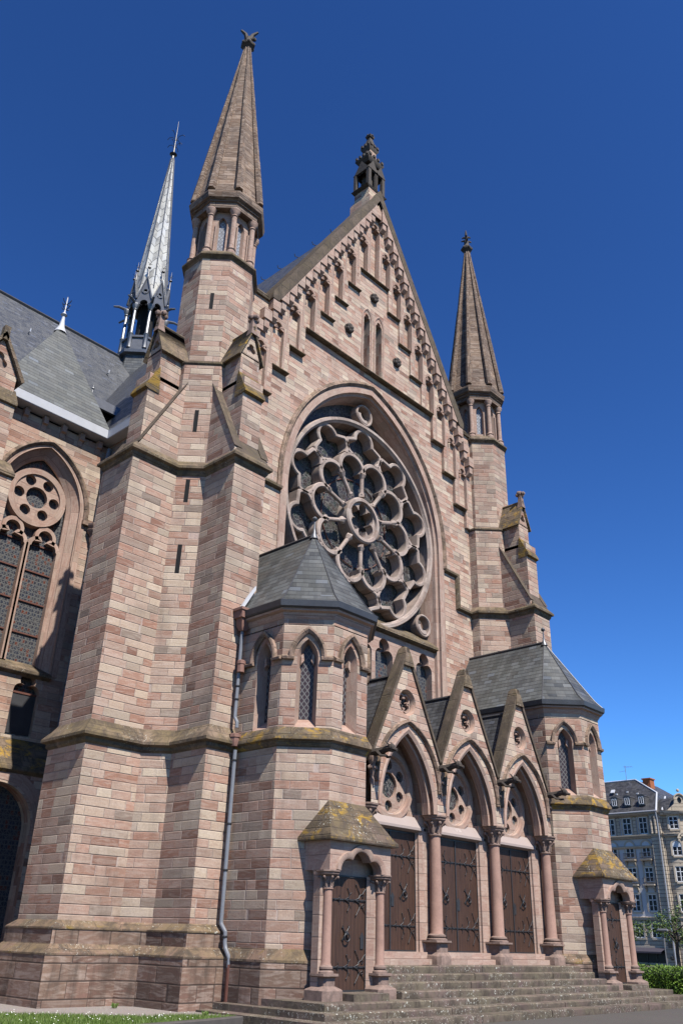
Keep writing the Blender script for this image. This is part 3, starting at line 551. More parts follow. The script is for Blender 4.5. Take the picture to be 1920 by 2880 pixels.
# ================================================================ corner turrets with their buttresses
TX, TY = -7.04, .30
def turret(s):
    mb = MB(s)
    PL = [(-7.2, .98), (-9.50, .98), (-9.50, -.36), (-8.148, -.36), (-7.61, -.898), (-7.61, -2.06), (-6.57, -2.06), (-6.57, -.998), (-5.79, -.218), (-5.79, .18)]
    plan(mb, PL, [(.10, .17), (.10, 3.64)]); plan(mb, PL, [(0, 4.05), (0, 10.76)])
    mb.oct(TX, TY, [(10.7, 1.20), (14.4, 1.20)])
    mb.oct(TX, TY, [(14.5, 1.04), (18.45, 1.04)])
    tur = mb.build('corner_turret', 'pier', CH)
    pb = MB(s); plan(pb, PL, [(.42, -1.39), (.42, -.40)]); plan(pb, PL, [(.25, -.25), (.25, .03)]); pb.build('plinth', 'plinth', tur)
    pb = MB(s); plan(pb, PL, [(.40, -.42), (.43, -.41), (.43, -.38), (.25, -.22)]); plan(pb, PL, [(.24, .02), (.265, .03), (.265, .06), (.10, .19)]); pb.build('plinth_weathering', 'stringm', tur)
    sc = MB(s); plan(sc, PL, [(.10, 3.58), (.15, 3.63), (.15, 3.70), (.24, 3.74), (.24, 3.80), (.13, 3.94), (.11, 3.95), (.0, 4.12)]); sc.build('string_course', 'string', tur)
    sc = MB(s); plan(sc, PL, [(.0, 10.70), (.05, 10.78), (.06, 10.84), (.14, 10.88), (.14, 10.95), (.0, 11.12), (-.1, 11.22)]); sc.build('string_course', 'string', tur)
    # upper octagon string, lantern base
    sc = MB(s); sc.oct(TX, TY, [(14.28, 1.18), (14.36, 1.24), (14.42, 1.24), (14.55, 1.04)]); sc.build('string_course', 'string', tur)
    lb = MB(s); lb.oct(TX, TY, [(18.40, 1.04), (18.46, 1.08), (18.52, 1.15), (18.58, 1.15), (18.80, .98), (18.82, .80)], cap1=True); lb.build('lantern_base', 'string', tur)
    # lantern core with eight lancets
    lc = MB(s); gls = MB(s)
    pts = octl(TX, TY, .80, 0)
    for i in range(8):
        a, b = pts[(i+1) % 8][:2], pts[i][:2]; fr, l = FAB(b, a) if 0 else FAB(a, b)
        # make the frame point inwards
        mid = Vector(fr(l/2, 0, .1))-Vector((TX, TY, 0)); mid0 = Vector(fr(l/2, 0, 0))-Vector((TX, TY, 0))
        if mid.length > mid0.length: fr, l = FAB(b, a)
        h = [(l/2-.15, 18.98)]+pointed(l/2, 20.05, .15, .32, 5)+[(l/2+.15, 18.98)]
        lc.plate(fr, rect(0, l, 18.8, 20.7), [h]); lc.rev(fr, h, 0, .12, [(l/2+(x-l/2)*.72, z) for x, z in h]); gls.plate(fr, [(l/2+(x-l/2)*.72, z) for x, z in h], d=.12)
        lc.sweep(fr, [(l/2-.2, 18.85), (l/2-.2, 20.05)], [(0, -.06), (0, .02), (-.05, .02), (-.05, -.06)]); lc.sweep(fr, [(l/2+.25, 18.85), (l/2+.25, 20.05)], [(0, -.06), (0, .02), (-.05, .02), (-.05, -.06)])
    lc.build('lantern', 'trim', tur); gls.build('lantern_glass', 'lan', tur)
    for i in range(8):
        x, y, _ = octl(TX, TY, .90, 0)[i]; c = MB(s)
        c.lathe(x, y, [(.15, 18.72), (.15, 18.82), (.12, 18.86), (.155, 18.90), (.09, 18.98), (.085, 20.28), (.115, 20.31), (.09, 20.36), (.17, 20.52), (.17, 20.58)], 12); c.build('lantern_column', 'trim', tur)
    ln = MB(s); ln.oct(TX, TY, [(20.58, .86), (20.58, 1.02), (20.78, 1.03), (20.80, 1.08), (20.86, 1.06), (20.92, 1.16), (21.10, 1.20), (21.16, 1.20), (21.26, 1.10)], cap0=True, cap1=True); ln.build('lantern_cornice', 'spire', tur)
    spi = MB(s); spi.oct(TX, TY, [(21.22, 1.10), (21.5, .99), (29.75, .10)], cap1=True); spi.build('spire', 'spire', tur)
    rb = MB(s)
    for i in range(8):
        A = octl(TX, TY, 1.06, 21.32)[i]; B = octl(TX, TY, .10, 29.8)[i]; n = 12
        for q in range(n):   # ribs laid course by course, each a hair different
            t0, t1 = q/n, (q+1)/n; r = .105*(1-t0)+.03+rnd.uniform(-.006, .006)
            rb.tube(Vector(A).lerp(Vector(B), t0), Vector(A).lerp(Vector(B), t1), r, r*.95, 7)
    rb.build('spire_rib', 'spire', tur)
    fi = MB(s); fi.lathe(TX, TY, [(.12, 29.6), (.13, 29.85), (.24, 29.95), (.26, 30.05), (.18, 30.14), (.13, 30.22), (.12, 30.45)], 10)
    for i in range(6): a = i*PI/3; fi.sphere((TX+.21*math.cos(a), TY+.21*math.sin(a), 30.02), .085, 6)
    if s == 1:      # left finial: broken, two leaf stumps left standing
        for q in (-1, 1):
            L = [(TX+q*.04, TY-q*.04, 30.35), (TX+q*.10, TY-q*.08, 30.65), (TX+q*.24, TY-q*.2, 30.86)]
            fi.path(L, .11, 6, r1=.045)
        fi.sphere((TX+.16, TY-.14, 30.42), .085, 6)
    else:
        fi.tube((TX, TY, 30.3), (TX, TY, 31.1), .09, .05)
        for z, r, n in ((30.55, .16, 4), (30.8, .13, 4)):
            for i in range(n):
                a = i*PI/2+z; fi.path([(TX, TY, z-.12), (TX+r*.8*math.cos(a), TY+r*.8*math.sin(a), z), (TX+r*1.5*math.cos(a), TY+r*1.5*math.sin(a), z-.06)], .06, 5, r1=.04)
        fi.tube((TX, TY, 31.0), (TX, TY, 31.25), .06, .02)
    fi.build('spire_finial', 'black', tur)
    # slit windows in the diagonal face
    for z0, z1, ap in ((16.47, 17.07, 1.04), (12.1, 12.8, 1.20), (9.94, 10.6, 1.25), (7.96, 8.74, 1.25)):
        sl_ = MB(s); o = (TX-ap*.7071, TY-ap*.7071); fr = Fr(o, (.7071, -.7071), (.7071, .7071))
        sl_.plate(fr, rect(-.055, .055, z0, z1), d=-.004)
        sl_.build('slit_window', 'dark', tur)
    # buttresses: the front one built in place, the side one by swapping axes
    for side in (0, 1):
        def T(p, side=side):
            x, y, z = p
            if not side: return p
            return (TX+(y-TY), TY+(x-TX), z)   # reflect about the diagonal
        class TB(MB):
            def f(q, pts, uv=None, m=0): MB.f(q, [T(p) for p in pts], uv, m)
        cx = TX-.01; hw = .335
        b = TB(s)
        b.box(cx-hw, cx+hw, -1.85, -.6, 10.9, 13.62)
        b.box(cx-hw, cx+hw, -1.60, -.6, 13.5, 14.55)
        # raking webs either side
        for q in (-1, 1):
            X0, X1 = cx+q*.30, cx+q*.57
            b.extr([(X0, -.55, 10.9), (X0, -2.0, 10.9), (X0, -2.0, 11.22), (X0, -.80, 13.62), (X0, -.55, 13.7)], (X1-X0, 0, 0))
        # gablet wall with a trefoil sunk in it
        fr = FY(-1.60); tf = []
        for ang in (90, 210, 330): tf += [(cx+.085*math.cos(R(ang))+.085*math.cos(R(ang+t)), 14.82+.085*math.sin(R(ang))+.085*math.sin(R(ang+t))) for t in range(-100, 101, 25)]
        b.plate(fr, [(cx-hw, 14.5), (cx+hw, 14.5), (cx, 15.42)], [tf]); b.rev(fr, tf, 0, .1)
        bo = b.build('buttress', 'pier', CH)
        g = TB(s); g.plate(FY(-1.50), tf); g.build('gablet_recess', 'carved', bo)
        # weatherings
        wt = TB(s)
        wt.loft([[(cx-hw-.03, y, z), (cx+hw+.03, y, z)] for y, z in ((-1.83, 13.06), (-1.95, 13.10), (-1.95, 13.16), (-1.58, 13.92))], False)
        for q in (-1, 1): wt.f([(cx+q*(hw+.03), -1.83, 13.06), (cx+q*(hw+.03), -1.95, 13.10), (cx+q*(hw+.03), -1.95, 13.16), (cx+q*(hw+.03), -1.58, 13.92), (cx+q*(hw+.03), -1.5, 13.06)])
        wt.build('weathering', 'lichg', bo)
        w2 = TB(s); w2.loft([[(cx-.54, -2.12, 11.02), (cx+.54, -2.12, 11.02)], [(cx-.40, -1.83, 11.58), (cx+.40, -1.83, 11.58)]], False)
        for q in (-1, 1):
            w2.f([(cx+q*.54, -2.12, 11.02), (cx+q*.40, -1.83, 11.58), (cx+q*.40, -1.7, 11.4), (cx+q*.57, -1.9, 11.05)])
            # thin stone strip capping the rake
            w2.extr([(cx+q*.33, -2.03, 11.24), (cx+q*.60, -2.03, 11.24), (cx+q*.60, -.80, 13.70), (cx+q*.33, -.80, 13.70)], (0, .03, .025))
        w2.build('sloped_offset', 'cop', bo)
        rf = TB(s)
        for q in (-1, 1): rf.extr([(cx+q*.42, -1.68, 14.40), (cx, -1.68, 15.48), (cx, -1.68, 15.58), (cx+q*.46, -1.68, 14.42)], (0, 1.06, 0))
        rf.tube((cx, -1.68, 15.57), (cx, -.6, 15.57), .045, .045, 6); rf.build('gablet_roof', 'stringy' if side == 0 else 'string', bo)
        fn = TB(s); fn.loft([octl(cx, -1.58, r, z, 4, 45) for z, r in ((15.3, .12), (15.55, .085), (15.85, .07))], True, False, True)
        for i in range(4): a = i*PI/2; fn.sphere((cx+.13*math.cos(a), -1.58+.13*math.sin(a), 15.92), .085, 6)
        fn.sphere((cx, -1.58, 15.98), .085, 6); fn.build('gablet_finial', 'carved', bo)
    return tur
for s in (1, -1): turret(s)

# ================================================================ low polygonal porch turrets
PX, PY, PA = -5.54, -2.93, 1.36
hs = PA*math.tan(PI/8)
PP = [(PX-PA, .18), (PX-PA, PY-hs), (PX-hs, PY-PA), (PX+hs, PY-PA), (PX+PA, PY-hs), (PX+PA, .18)]
def porch_turret(s):
    mb = MB(s); plan(mb, PP, [(.0, -.22), (.0, 3.62)])
    plan(mb, PP, [(0, 6.28), (0, 6.48)])
    hol = []
    for i in range(5):
        fr, l = FAB(PP[i], PP[i+1]); u = {0: l-hs-.02, 1: l/2, 2: l/2, 3: l/2}.get(i)
        h = [(u-.23, 4.0)]+pointed(u, 5.52, .23, .44, 7)+[(u+.23, 4.0)] if u else None
        mb.plate(fr, rect(0, l, 3.9, 6.3), [h] if h else [])
        if h: hol.append((fr, l, u, h))
    pt = mb.build('porch_turret', 'wall', CH)
    for fr, l, u, h in hol:
        wn = MB(s); inn2 = [(u+(x-u)*.62, z+(.22 if z < 4.1 else -.05)) for x, z in h]
        wn.rev(fr, h, 0, .26, inn2); tre = [(u-.14, 4.22)]+trefoil(u, 5.45, .14, 5)+[(u+.14, 4.22)]
        wn.plate(fr, [(p[0], p[1]) for p in inn2][:1]+inn2[1:], [tre] if 0 else [], .262) if 0 else None
        wo = wn.build('window', 'trim', pt)
        g = MB(s); g.plate(fr, inn2, d=.25); g.build('leaded_glass', 'dia', wo)
        for q in (-1, 1): cu = MB(s); cu.extr([fr(u+q*.15, 5.62, .14), fr(u+q*.15, 5.40, .14), fr(u+q*.075, 5.50, .14), fr(u+q*.10, 5.66, .14)], Vector(fr(0, 0, .1))-Vector(fr(0, 0, 0))); cu.build('trefoil_cusp', 'trim', wo)
        hm = MB(s); hm.sweep(fr, [(u-.33, 5.50)]+pointed(u, 5.52, .33, .60, 8)+[(u+.33, 5.50)], [(-.02, .0), (-.02, -.05), (.04, -.10), (.09, -.09), (.09, .03), (-.02, .03)])
        e0, e1 = (max(0, u-1.15) if l > 2 else 0), l
        for a, b in ((e0, u-.30), (u+.30, e1)): hm.sweep(fr, [(a, 5.5), (b, 5.5)], [(-.03, .0), (-.03, -.09), (.02, -.10), (.09, -.0)])
        hm.build('hood_mould', 'hood', wo)
    pb = MB(s); pass
    for run in (PP[:3], PP[3:]):
        pb = MB(s); plan(pb, run, [(.13, -1.39), (.13, -.42)]); pb.build('plinth', 'plinth', pt)
        pb = MB(s); plan(pb, run, [(.12, -.44), (.14, -.43), (.14, -.39), (.0, -.20)]); pb.build('plinth_weathering', 'stringm', pt)
    pb = MB(s); plan(pb, [PP[2], PP[3]], [(0, -1.39), (0, -.2)]); pb.build('plinth', 'plinth', pt)
    sc = MB(s); plan(sc, PP, [(.0, 3.58), (.05, 3.66), (.06, 3.70), (.125, 3.73), (.125, 3.79), (.0, 4.0)]); sc.build('string_course', 'stringy', pt)
    co = MB(s); plan(co, PP, [(0, 6.42), (.06, 6.50), (.07, 6.55), (.15, 6.58), (.16, 6.63)]); co.build('cornice', 'trim', pt)
    gu = MB(s); plan(gu, PP, [(.12, 6.62), (.19, 6.63), (.22, 6.66), (.235, 6.80), (.20, 6.81), (.14, 6.78)]); gu.build('gutter', 'leadd', pt)
    ro = MB(s); E_ = offplan(PP, .20); ze = 6.79; zr = 9.14; ap = (PX, PY, zr); rb = (PX, .18, zr)
    E3 = [(x, y, ze) for x, y in E_]; k = .86
    mid = [(PX+(x-PX)*k, (PY+(y-PY)*k) if y < -.5 else y, ze+(zr-ze)*(1-k)*.72) for x, y, _ in E3]
    for i in range(5): ro.quad(E3[i], E3[i+1], mid[i+1], mid[i])
    ro.f([mid[0], mid[1], ap, rb]); ro.f([mid[5], mid[4], ap, rb][::-1])
    for i in (1, 2, 3): ro.f([mid[i], mid[i+1], ap])
    r_ = ro.build('roof', 'slateg', pt)
    rd = MB(s); rd.tube((PX, PY, zr+.01), (PX, .18, zr+.01), .045, .045, 6)
    for i in (1, 2, 3, 4): rd.path([E3[i], tuple(Vector(mid[i])+Vector((0, 0, .01))), ap], .016, 5)
    rd.build('lead_hip_roll', 'leadd', pt)
    fi = MB(s); fi.lathe(PX, PY, [(.12, zr-.10), (.05, zr+.06), (.024, zr+.2), (.02, zr+.40), (.06, zr+.43), (.075, zr+.47), (.05, zr+.51), (.02, zr+.54)], 10); fi.build('roof_finial', 'lead', pt)
    fl = MB(s); fl.extr([(PX-PA-.24, -2.08, 6.83), (PX-PA+.0, -2.08, 7.25), (PX-PA+.25, -2.08, 7.62), (PX-PA+.25, -2.08, 7.52), (PX-PA-.24, -2.08, 6.70)], (0, -.06, 0)); fl.build('lead_flashing', 'pale', pt)
    # ---- small hooded side doorway on the front face
    x0, x1, yf = -6.41, -4.59, -4.67
    xc = -5.50; fr = FY(yf)
    A = [(x0, 1.19), (-6.10, 1.19)]+arc(-5.88, 1.20, .22, 178, 62, 7)+arc(xc, 1.30, .275, 152, 28, 9)+arc(-5.12, 1.20, .22, 118, 2, 7)+[(-4.90, 1.19), (x1, 1.19), (x1, 1.74), (x0, 1.74)]
    sd_ = MB(s); sd_.plate(fr, A); sd_.rev(fr, A[1:-3], 0, .20, closed=False)
    sd_.f([(x0, yf, 1.19), (x0, yf, 1.74), (x0, -3.8, 1.74), (x0, -3.8, 1.19)]); sd_.f([(x1, yf, 1.19), (x1, yf, 1.74), (x1, -3.8, 1.74), (x1, -3.8, 1.19)])
    sd_.f([(x0, yf, 1.19), (-6.10, yf, 1.19), (-6.10, -4.2, 1.19), (x0, -4.2, 1.19)]); sd_.f([(x1, yf, 1.19), (-4.90, yf, 1.19), (-4.90, -4.2, 1.19), (x1, -4.2, 1.19)])
    sd_.box(x0+.02, x1-.02, -4.30, -4.2, 1.12, 1.74)
    sdo = sd_.build('side_porch', 'trim', CH)
    mo = MB(s); P = arc(-5.88, 1.20, .30, 180, 75, 7)+arc(xc, 1.30, .36, 140, 40, 9)+arc(-5.12, 1.20, .30, 105, 0, 7)
    mo.sweep(fr, P, [(-.075, -.02), (-.02, -.05), (.04, -.05), (.055, .02), (-.075, .02)]); mo.build('cusped_moulding', 'trim', sdo)
    rf = MB(s); ze, zt = 1.80, 2.55
    a0, a1, b0, b1 = (-6.53, -4.79, ze), (-4.47, -4.79, ze), (-6.10, -4.285, zt), (-4.98, -4.285, zt); c0, c1 = (-6.53, -3.84, ze), (-4.47, -3.84, ze)
    m0 = tuple(Vector(a0).lerp(Vector(b0), .15)-Vector((0, 0, .03))); m1 = tuple(Vector(a1).lerp(Vector(b1), .15)-Vector((0, 0, .03)))
    rf.f([a0, a1, m1, m0]); rf.f([m0, m1, b1, b0]); rf.f([a0, m0, b0, c0]); rf.f([a1, m1, b1, c1])
    lo = lambda p: (p[0], p[1], ze-.07)
    rf.f([a0, a1, lo(a1), lo(a0)]); rf.f([a0, c0, lo(c0), lo(a0)]); rf.f([a1, c1, lo(c1), lo(a1)]); rf.f([lo(a0), lo(a1), lo(c1), lo(c0)])
    rf.build('side_porch_roof', 'lichen', sdo)
    for xx in (-6.27, -4.73):
        c = MB(s); cy = -4.50
        c.lathe(xx, cy, [(.105, -.44), (.094, -.40), (.090, .2), (.085, .84), (.108, .86), (.09, .9)], 16); co_ = c.build('side_column', 'column', sdo)
        cp = MB(s); column_cap(cp, xx, cy, .86, 1.19, .092, .21); cp.build('capital', 'carved', sdo)
        bs = MB(s); column_base(bs, xx, cy, -1.03, -.44, .105, .185, .27); bs.build('column_base', 'carved', sdo)
    dr = MB(s); dr.box(-6.02, -4.98, -4.34, -4.295, -.90, 1.14); do = dr.build('side_door', 'wood', sdo)
    iron(do, s, -6.02, -4.98, -.90, 1.14, -4.345, scale=.75, single=True)
    for q in (-1, 1):
        jb = MB(s); X = lambda d: xc+q*d
        jb.loft([[(X(.52), -4.28, z), (X(.52), -4.36, z), (X(.64), -4.46, z), (X(.94), -4.46, z), (X(.94), -4.28, z)] for z in (-.88, 1.16)], True, True, True); jb.build('door_jamb', 'trim', sdo)
    if s == 1:
        num = MB(s); yn = -4.304
        for a_, b_ in (((-5.86, 1.30), (-5.83, 1.22)), ((-5.83, 1.22), (-5.80, 1.30)), ((-5.77, 1.30), (-5.785, 1.22)), ((-5.73, 1.30), (-5.745, 1.22))):
            num.f([(a_[0]-.008, yn, a_[1]), (a_[0]+.008, yn, a_[1]), (b_[0]+.008, yn, b_[1]), (b_[0]-.008, yn, b_[1])])
        num.build('carved_numeral', 'black', sdo)
    th = MB(s); th.box(-6.0, -5.0, -4.98, -4.29, -1.03, -.90); th.build('threshold', 'step', sdo)
    return pt
def column_cap(mb, x, y, z0, z1, r, h):
    n = 12; t = z1-z0
    mb.lathe(x, y, [(r*1.15, z0), (r*1.15, z0+.03), (r*.95, z0+.05), (r*1.05, z0+t*.35), (r*1.45, z0+t*.66), (h*.9, z0+t*.74)], n)
    for i in range(8):
        a = i*PI/4+PI/8
        mb.path([(x+r*1.0*math.cos(a), y+r*1.0*math.sin(a), z0+t*.12), (x+r*1.15*math.cos(a), y+r*1.15*math.sin(a), z0+t*.45), (x+h*.95*math.cos(a), y+h*.95*math.sin(a), z0+t*.64)], r*.22, 5, r1=r*.2)
        mb.sphere((x+h*.98*math.cos(a), y+h*.98*math.sin(a), z0+t*.62), r*.27, 6)
    mb.oct(x, y, [(z0+t*.74, h*.92), (z0+t*.80, h*1.0), (z0+t*.84, h*.97), (z0+t*.92, h*1.10), (z1, h*1.10)], True, True)
def column_base(mb, x, y, z0, z1, r, h, hp):
    t = z1-z0
    mb.lathe(x, y, [(r*1.0, z1), (r*1.30, z1-.03), (r*1.30, z1-.06), (r*1.05, z1-.08), (r*1.5, z1-.11), (r*1.5, z1-.14)], 16)
    q = lambda a, z: [(x-a, y-a*.72, z), (x-a*.72, y-a, z), (x+a*.72, y-a, z), (x+a, y-a*.72, z), (x+a, y+a, z), (x-a, y+a, z)]
    mb.loft([q(h*1.1, z1-.14), q(h*1.12, z1-.18), q(h*.8, z1-.21), q(h*.8, z0+t*.42), q(hp*.95, z0+t*.33), q(hp, z0+t*.30), q(hp, z0)], True, True, True)
def iron(door, s, x0, x1, z0, z1, y, scale=1, single=False):
    """forged strap hinges with curled branches, ring handle on a star plate, lock plate"""
    w = x1-x0; H = z1-z0
    leaves = ((x0, x1),) if single else ((x0, (x0+x1)/2), ((x0+x1)/2, x1))
    for n_, (a, b) in enumerate(leaves):
        hinge = b if (n_ == 1 or single) else a; dr = -1 if hinge == b else 1; L = (b-a)*.97
        for zf in (.205, .785):
            z = z0+H*zf; mb = MB(s)
            mb.box(min(hinge, hinge+dr*L), max(hinge, hinge+dr*L), y-.015, y, z-.012, z+.012)
            w0 = b-a; vz = H*.135; yy = y-.012
            G = lambda fx, fz, u_: (hinge+dr*w0*fx, yy, z+u_*vz*fz)
            for u_ in (1, -1):
                mb.path([G(.34, 0, u_), G(.22, .16, u_), G(.19, .40, u_), G(.24, .70, u_), G(.30, 1.0, u_)], .0125, 5, r1=.007)
                mb.path([G(.20, .32, u_), G(.12, .45, u_), G(.08, .62, u_), G(.03, .80, u_)], .0105, 5, r1=.007)
                mb.path([G(.12, .45, u_), G(.07, .38, u_), G(.075, .26, u_), G(.12, .24, u_), G(.135, .32, u_)], .009, 5, r1=.006)
                mb.path([G(.62, 0, u_), G(.50, .18, u_), G(.49, .42, u_), G(.54, .72, u_)], .0115, 5, r1=.007)
                mb.path([G(.49, .35, u_), G(.43, .50, u_)], .008, 5, r1=.005)
                mb.path([G(.84, 0, u_), G(.76, .12, u_), G(.77, .30, u_)], .009, 5, r1=.006)
                mb.sphere(G(.30, 1.02, u_), .016, 6); mb.sphere(G(.54, .74, u_), .015, 6)
            for q in range(7): mb.sphere((hinge+dr*L*(.06+q*.15), y-.022, z), .016, 6)
            mb.build('strap_hinge', 'iron', door)
        hx_ = a+(b-a)*(.52 if not single else .42); z = z0+H*.49; mb = MB(s)
        for q in range(4):
            an = q*PI/2+PI/4; ex, ez = math.cos(an)*.155*scale*1.2, math.sin(an)*.21*scale*1.1
            mb.path([(hx_, y-.014, z), (hx_+ex*.55, y-.014, z+ez*.5), (hx_+ex, y-.014, z+ez)], .0125, 5, r1=.008)
            for k_ in (-1, 1): mb.path([(hx_+ex*.72, y-.014, z+ez*.72), (hx_+ex*(.85+.2*(k_ > 0)), y-.014, z+ez*(.85+.2*(k_ < 0))), (hx_+ex*(.82+.38*(k_ > 0)), y-.014, z+ez*(.82+.38*(k_ < 0)))], .008, 5, r1=.005)
        mb.lathe(hx_, y-.03, [(.001, z-.05), (.04, z-.03), (.05, z), (.04, z+.03), (.001, z+.05)], 8)
        mb.path([(hx_+.075*math.sin(t*PI/6), y-.055, z-.07+.075*math.cos(t*PI/6)) for t in range(12)], .014, 5, closed=True)
        mb.build('ring_handle', 'iron', door)
    mb = MB(s); lx = x1-.12 if single else (x0+x1)/2+.09
    mb.box(lx-.05, lx+.05, y-.014, y, z0+H*.36, z0+H*.36+.20); mb.extr([(lx-.07, y-.012, z0+H*.36+.2), (lx+.07, y-.012, z0+H*.36+.2), (lx, y-.012, z0+H*.36+.3)], (0, .01, 0)); mb.build('lock_plate', 'iron', door)
    mb = MB(s); e = .025
    for a, b, c, d in ((x0, x0+e, z0, z1), (x1-e, x1, z0, z1), (x0+e, x1-e, z0, z0+.03), (x0+e, x1-e, z1-.03, z1)): mb.box(a, b, y-.012, y, c, d)
    if not single: mb.box((x0+x1)/2-.018, (x0+x1)/2+.018, y-.02, y, z0+.03, z1-.03)
    mb.build('iron_edging', 'iron', door)
for s in (1, -1): porch_turret(s)

# ================================================================ the three-bay entrance porch
S, YP, ZS = 2.6, -3.55, 2.80
BAYS = (-S, 0, S)
def portal():
    mb = MB(); fr = FY(YP); H = .98
    top = [(3.95, ZS), (3.95, 3.98)]
    for c in BAYS[::-1]: top += [(c+1.30, 3.98)] if c < 2 else []; top += [(c, 6.62)]
    top += [(-3.95, 3.98), (-3.95, ZS)]
    bot = []
    for c in BAYS: bot += pointed(c, ZS, H, 1.80, 12)
    outl = bot+top
    hol = [[(c+.33*math.cos(t*PI/12), 5.37+.33*math.sin(t*PI/12)) for t in range(24)] for c in BAYS]
    mb.plate(fr, outl, hol)
    for h, c in zip(hol, BAYS):
        h2 = [(c+(x-c)*.62, 5.37+(z-5.37)*.62) for x, z in h]; mb.rev(fr, h, 0, .12, [(c+(x-c)*.8, 5.37+(z-5.37)*.8) for x, z in h]); mb.rev(fr, [(c+(x-c)*.8, 5.37+(z-5.37)*.8) for x, z in h], .12, .26)
    for c in BAYS:
        P0, P1, P2 = (pointed(c, ZS, h, r, 12) for h, r in ((.98, 1.80), (.98, 1.80), (1.12, 1.96)))
        mb.rev(fr, P0, 0, .36, closed=False); mb.rev(fr, P2, .36, .75, closed=False)
        for i in range(len(P0)-1): mb.f([fr(*P0[i], .36), fr(*P0[i+1], .36), fr(*P2[i+1], .36), fr(*P2[i], .36)])
    # underside blocks over the columns
    for x in (-3.9, -1.3, 1.3, 3.9): mb.box(x-.30, x+.30, YP+.002, -2.95, ZS-.001, ZS+.0)
    po = mb.build('entrance_porch', 'gable', CH)
    for c in BAYS:
        o = MB(); g2 = [(c+.29*math.cos(t*PI/12), 5.37+.29*math.sin(t*PI/12)) for t in range(24)]; o.plate(FY(YP+.24), g2); o.build('oculus_glass', 'rose', po)
        o = MB()
        for q in range(4): a = q*PI/2+PI/4; o.sweep(FY(YP+.12), arc(c+.13*math.cos(a), 5.37+.13*math.sin(a), .13, math.degrees(a)-125, math.degrees(a)+125, 10), [(-.015, 0), (.02, 0), (.02, .08), (-.015, .08)])
        o.build('oculus_quatrefoil', 'trim', po)
        am = MB()
        am.sweep(fr, pointed(c, ZS, .98, 1.80, 12), [(0, -.01), (.0, .1), (-.05, .12), (-.05, .3), (.02, .3), (.13, .02), (.13, -.03), (.08, -.05)]); am.build('arch_moulding', 'trim', po)
        hm = MB(); hm.sweep(fr, pointed(c, ZS+.5, 1.17, 1.56, 12), [(-.02, .02), (-.02, -.05), (.02, -.10), (.06, -.09), (.08, -.02), (.08, .02)]); hm.build('hood_mould', 'hood', po)
        for q in (-1, 1):
            gc = MB(); P = [(c+q*1.33, 3.92), (c+q*1.33, 4.06), (c+q*.02, 6.80), (c+q*.0, 6.62)]
            gc.extr([(x, YP-.05, z) for x, z in P], (0, .33, 0)); gc.build('gable_coping', 'cop', po)
        ap = MB(); ap.loft([[(c+sx*a, YP+.10+sy*b, z) for sx, sy in ((-1, -1), (1, -1), (1, 1), (-1, 1))] for z, a, b in ((6.30, .20, .19), (6.62, .11, .16), (6.78, .08, .11), (6.83, .05, .07))], True, False, True); ap.build('gable_stump', 'string', po)
        rf = MB(); rz = 6.12; V = lambda x, y, z: (c+x, y, z)
        for q in (-1, 1): rf.quad(V(0, -3.2, rz), V(q*1.36, -3.2, rz-2.12*1.36+.35), V(q*1.36, .3, rz-2.12*1.36+.35), V(0, .3, rz))
        rf.build('porch_roof', 'slate', po)
        rg = MB(); rg.tube((c, -3.1, rz+.01), (c, .2, rz+.01), .05, .05, 6)
        rg.build('ridge_roll', 'leadd', po)
        # back wall, tympanum, lintel and door
        yd = -2.95
        ty = MB(); fy = FY(yd+.02); Pt = pointed(c, ZS-.06, 1.12, 2.0, 12)
        RC = (c, 3.42); circ = lambda x, z, r, n=16: [(x+r*math.cos(t*2*PI/n), z+r*math.sin(t*2*PI/n)) for t in range(n)]
        hl = [circ(*RC, .31)]+[circ(RC[0]+.49*math.cos(R(30+60*q)), RC[1]+.49*math.sin(R(30+60*q)), .135, 12) for q in range(6)]
        ty.plate(fy, Pt, hl)
        for h in hl: ty.rev(fy, h, 0, .075)
        ty.sweep(fy, arc(*RC, .76, 0, 351, 39), [(-.09, .0), (-.07, -.10), (.06, -.10), (.10, -.0)], True)
        to_ = ty.build('tympanum', 'trim', po)
        g = MB(); g.plate(FY(yd+.10), Pt); g.build('tympanum_glass', 'rose', to_)
        li = MB(); li.loft([[(c-1.18, y, z), (c+1.18, y, z), (c+1.18, yd+.1, z), (c-1.18, yd+.1, z)] for y, z in ((yd-.06, 2.40), (yd-.20, 2.44), (yd-.20, 2.50), (yd-.02, 2.76))], True, True, True); lo = li.build('lintel', 'lint', to_, sharp=12)
        if c == 0:   # carved numeral on the sloping face of the middle lintel
            num = MB(); zz0, zz1 = 2.57, 2.67; Yz = lambda z: yd-.20+(z-2.50)/.26*.18-.004
            def stroke(a, b, w_=.012):
                num.f([(a[0]-w_, Yz(a[1]), a[1]), (a[0]+w_, Yz(a[1]), a[1]), (b[0]+w_, Yz(b[1]), b[1]), (b[0]-w_, Yz(b[1]), b[1])])
            x_ = -.08; stroke((x_, zz1), (x_+.05, zz0)); stroke((x_+.05, zz0), (x_+.10, zz1))
            for q in range(3): stroke((x_+.145+q*.045, zz1), (x_+.145+q*.045, zz0))
            num.build('carved_numeral', 'numeral', lo)
        dr = MB(); dr.box(c-.95, c+.95, yd-.02, yd+.05, -.22, 2.40); do = dr.build('oak_door', 'wood', po)
        iron(do, 1, c-.95, c+.95, -.22, 2.38, yd-.021)
        for q in (-1, 1):
            jb = MB(); jb.loft([[(c+q*.95, yd+.05, z), (c+q*.95, yd-.04, z), (c+q*.98, yd-.07, z), (c+q*.98, yd-.12, z), (c+q*1.10, yd-.20, z), (c+q*1.30, yd-.20, z), (c+q*1.30, yd+.05, z)] for z in (-.22, ZS+.02)], True, True, True)
            jb.build('door_jamb', 'trim', po)
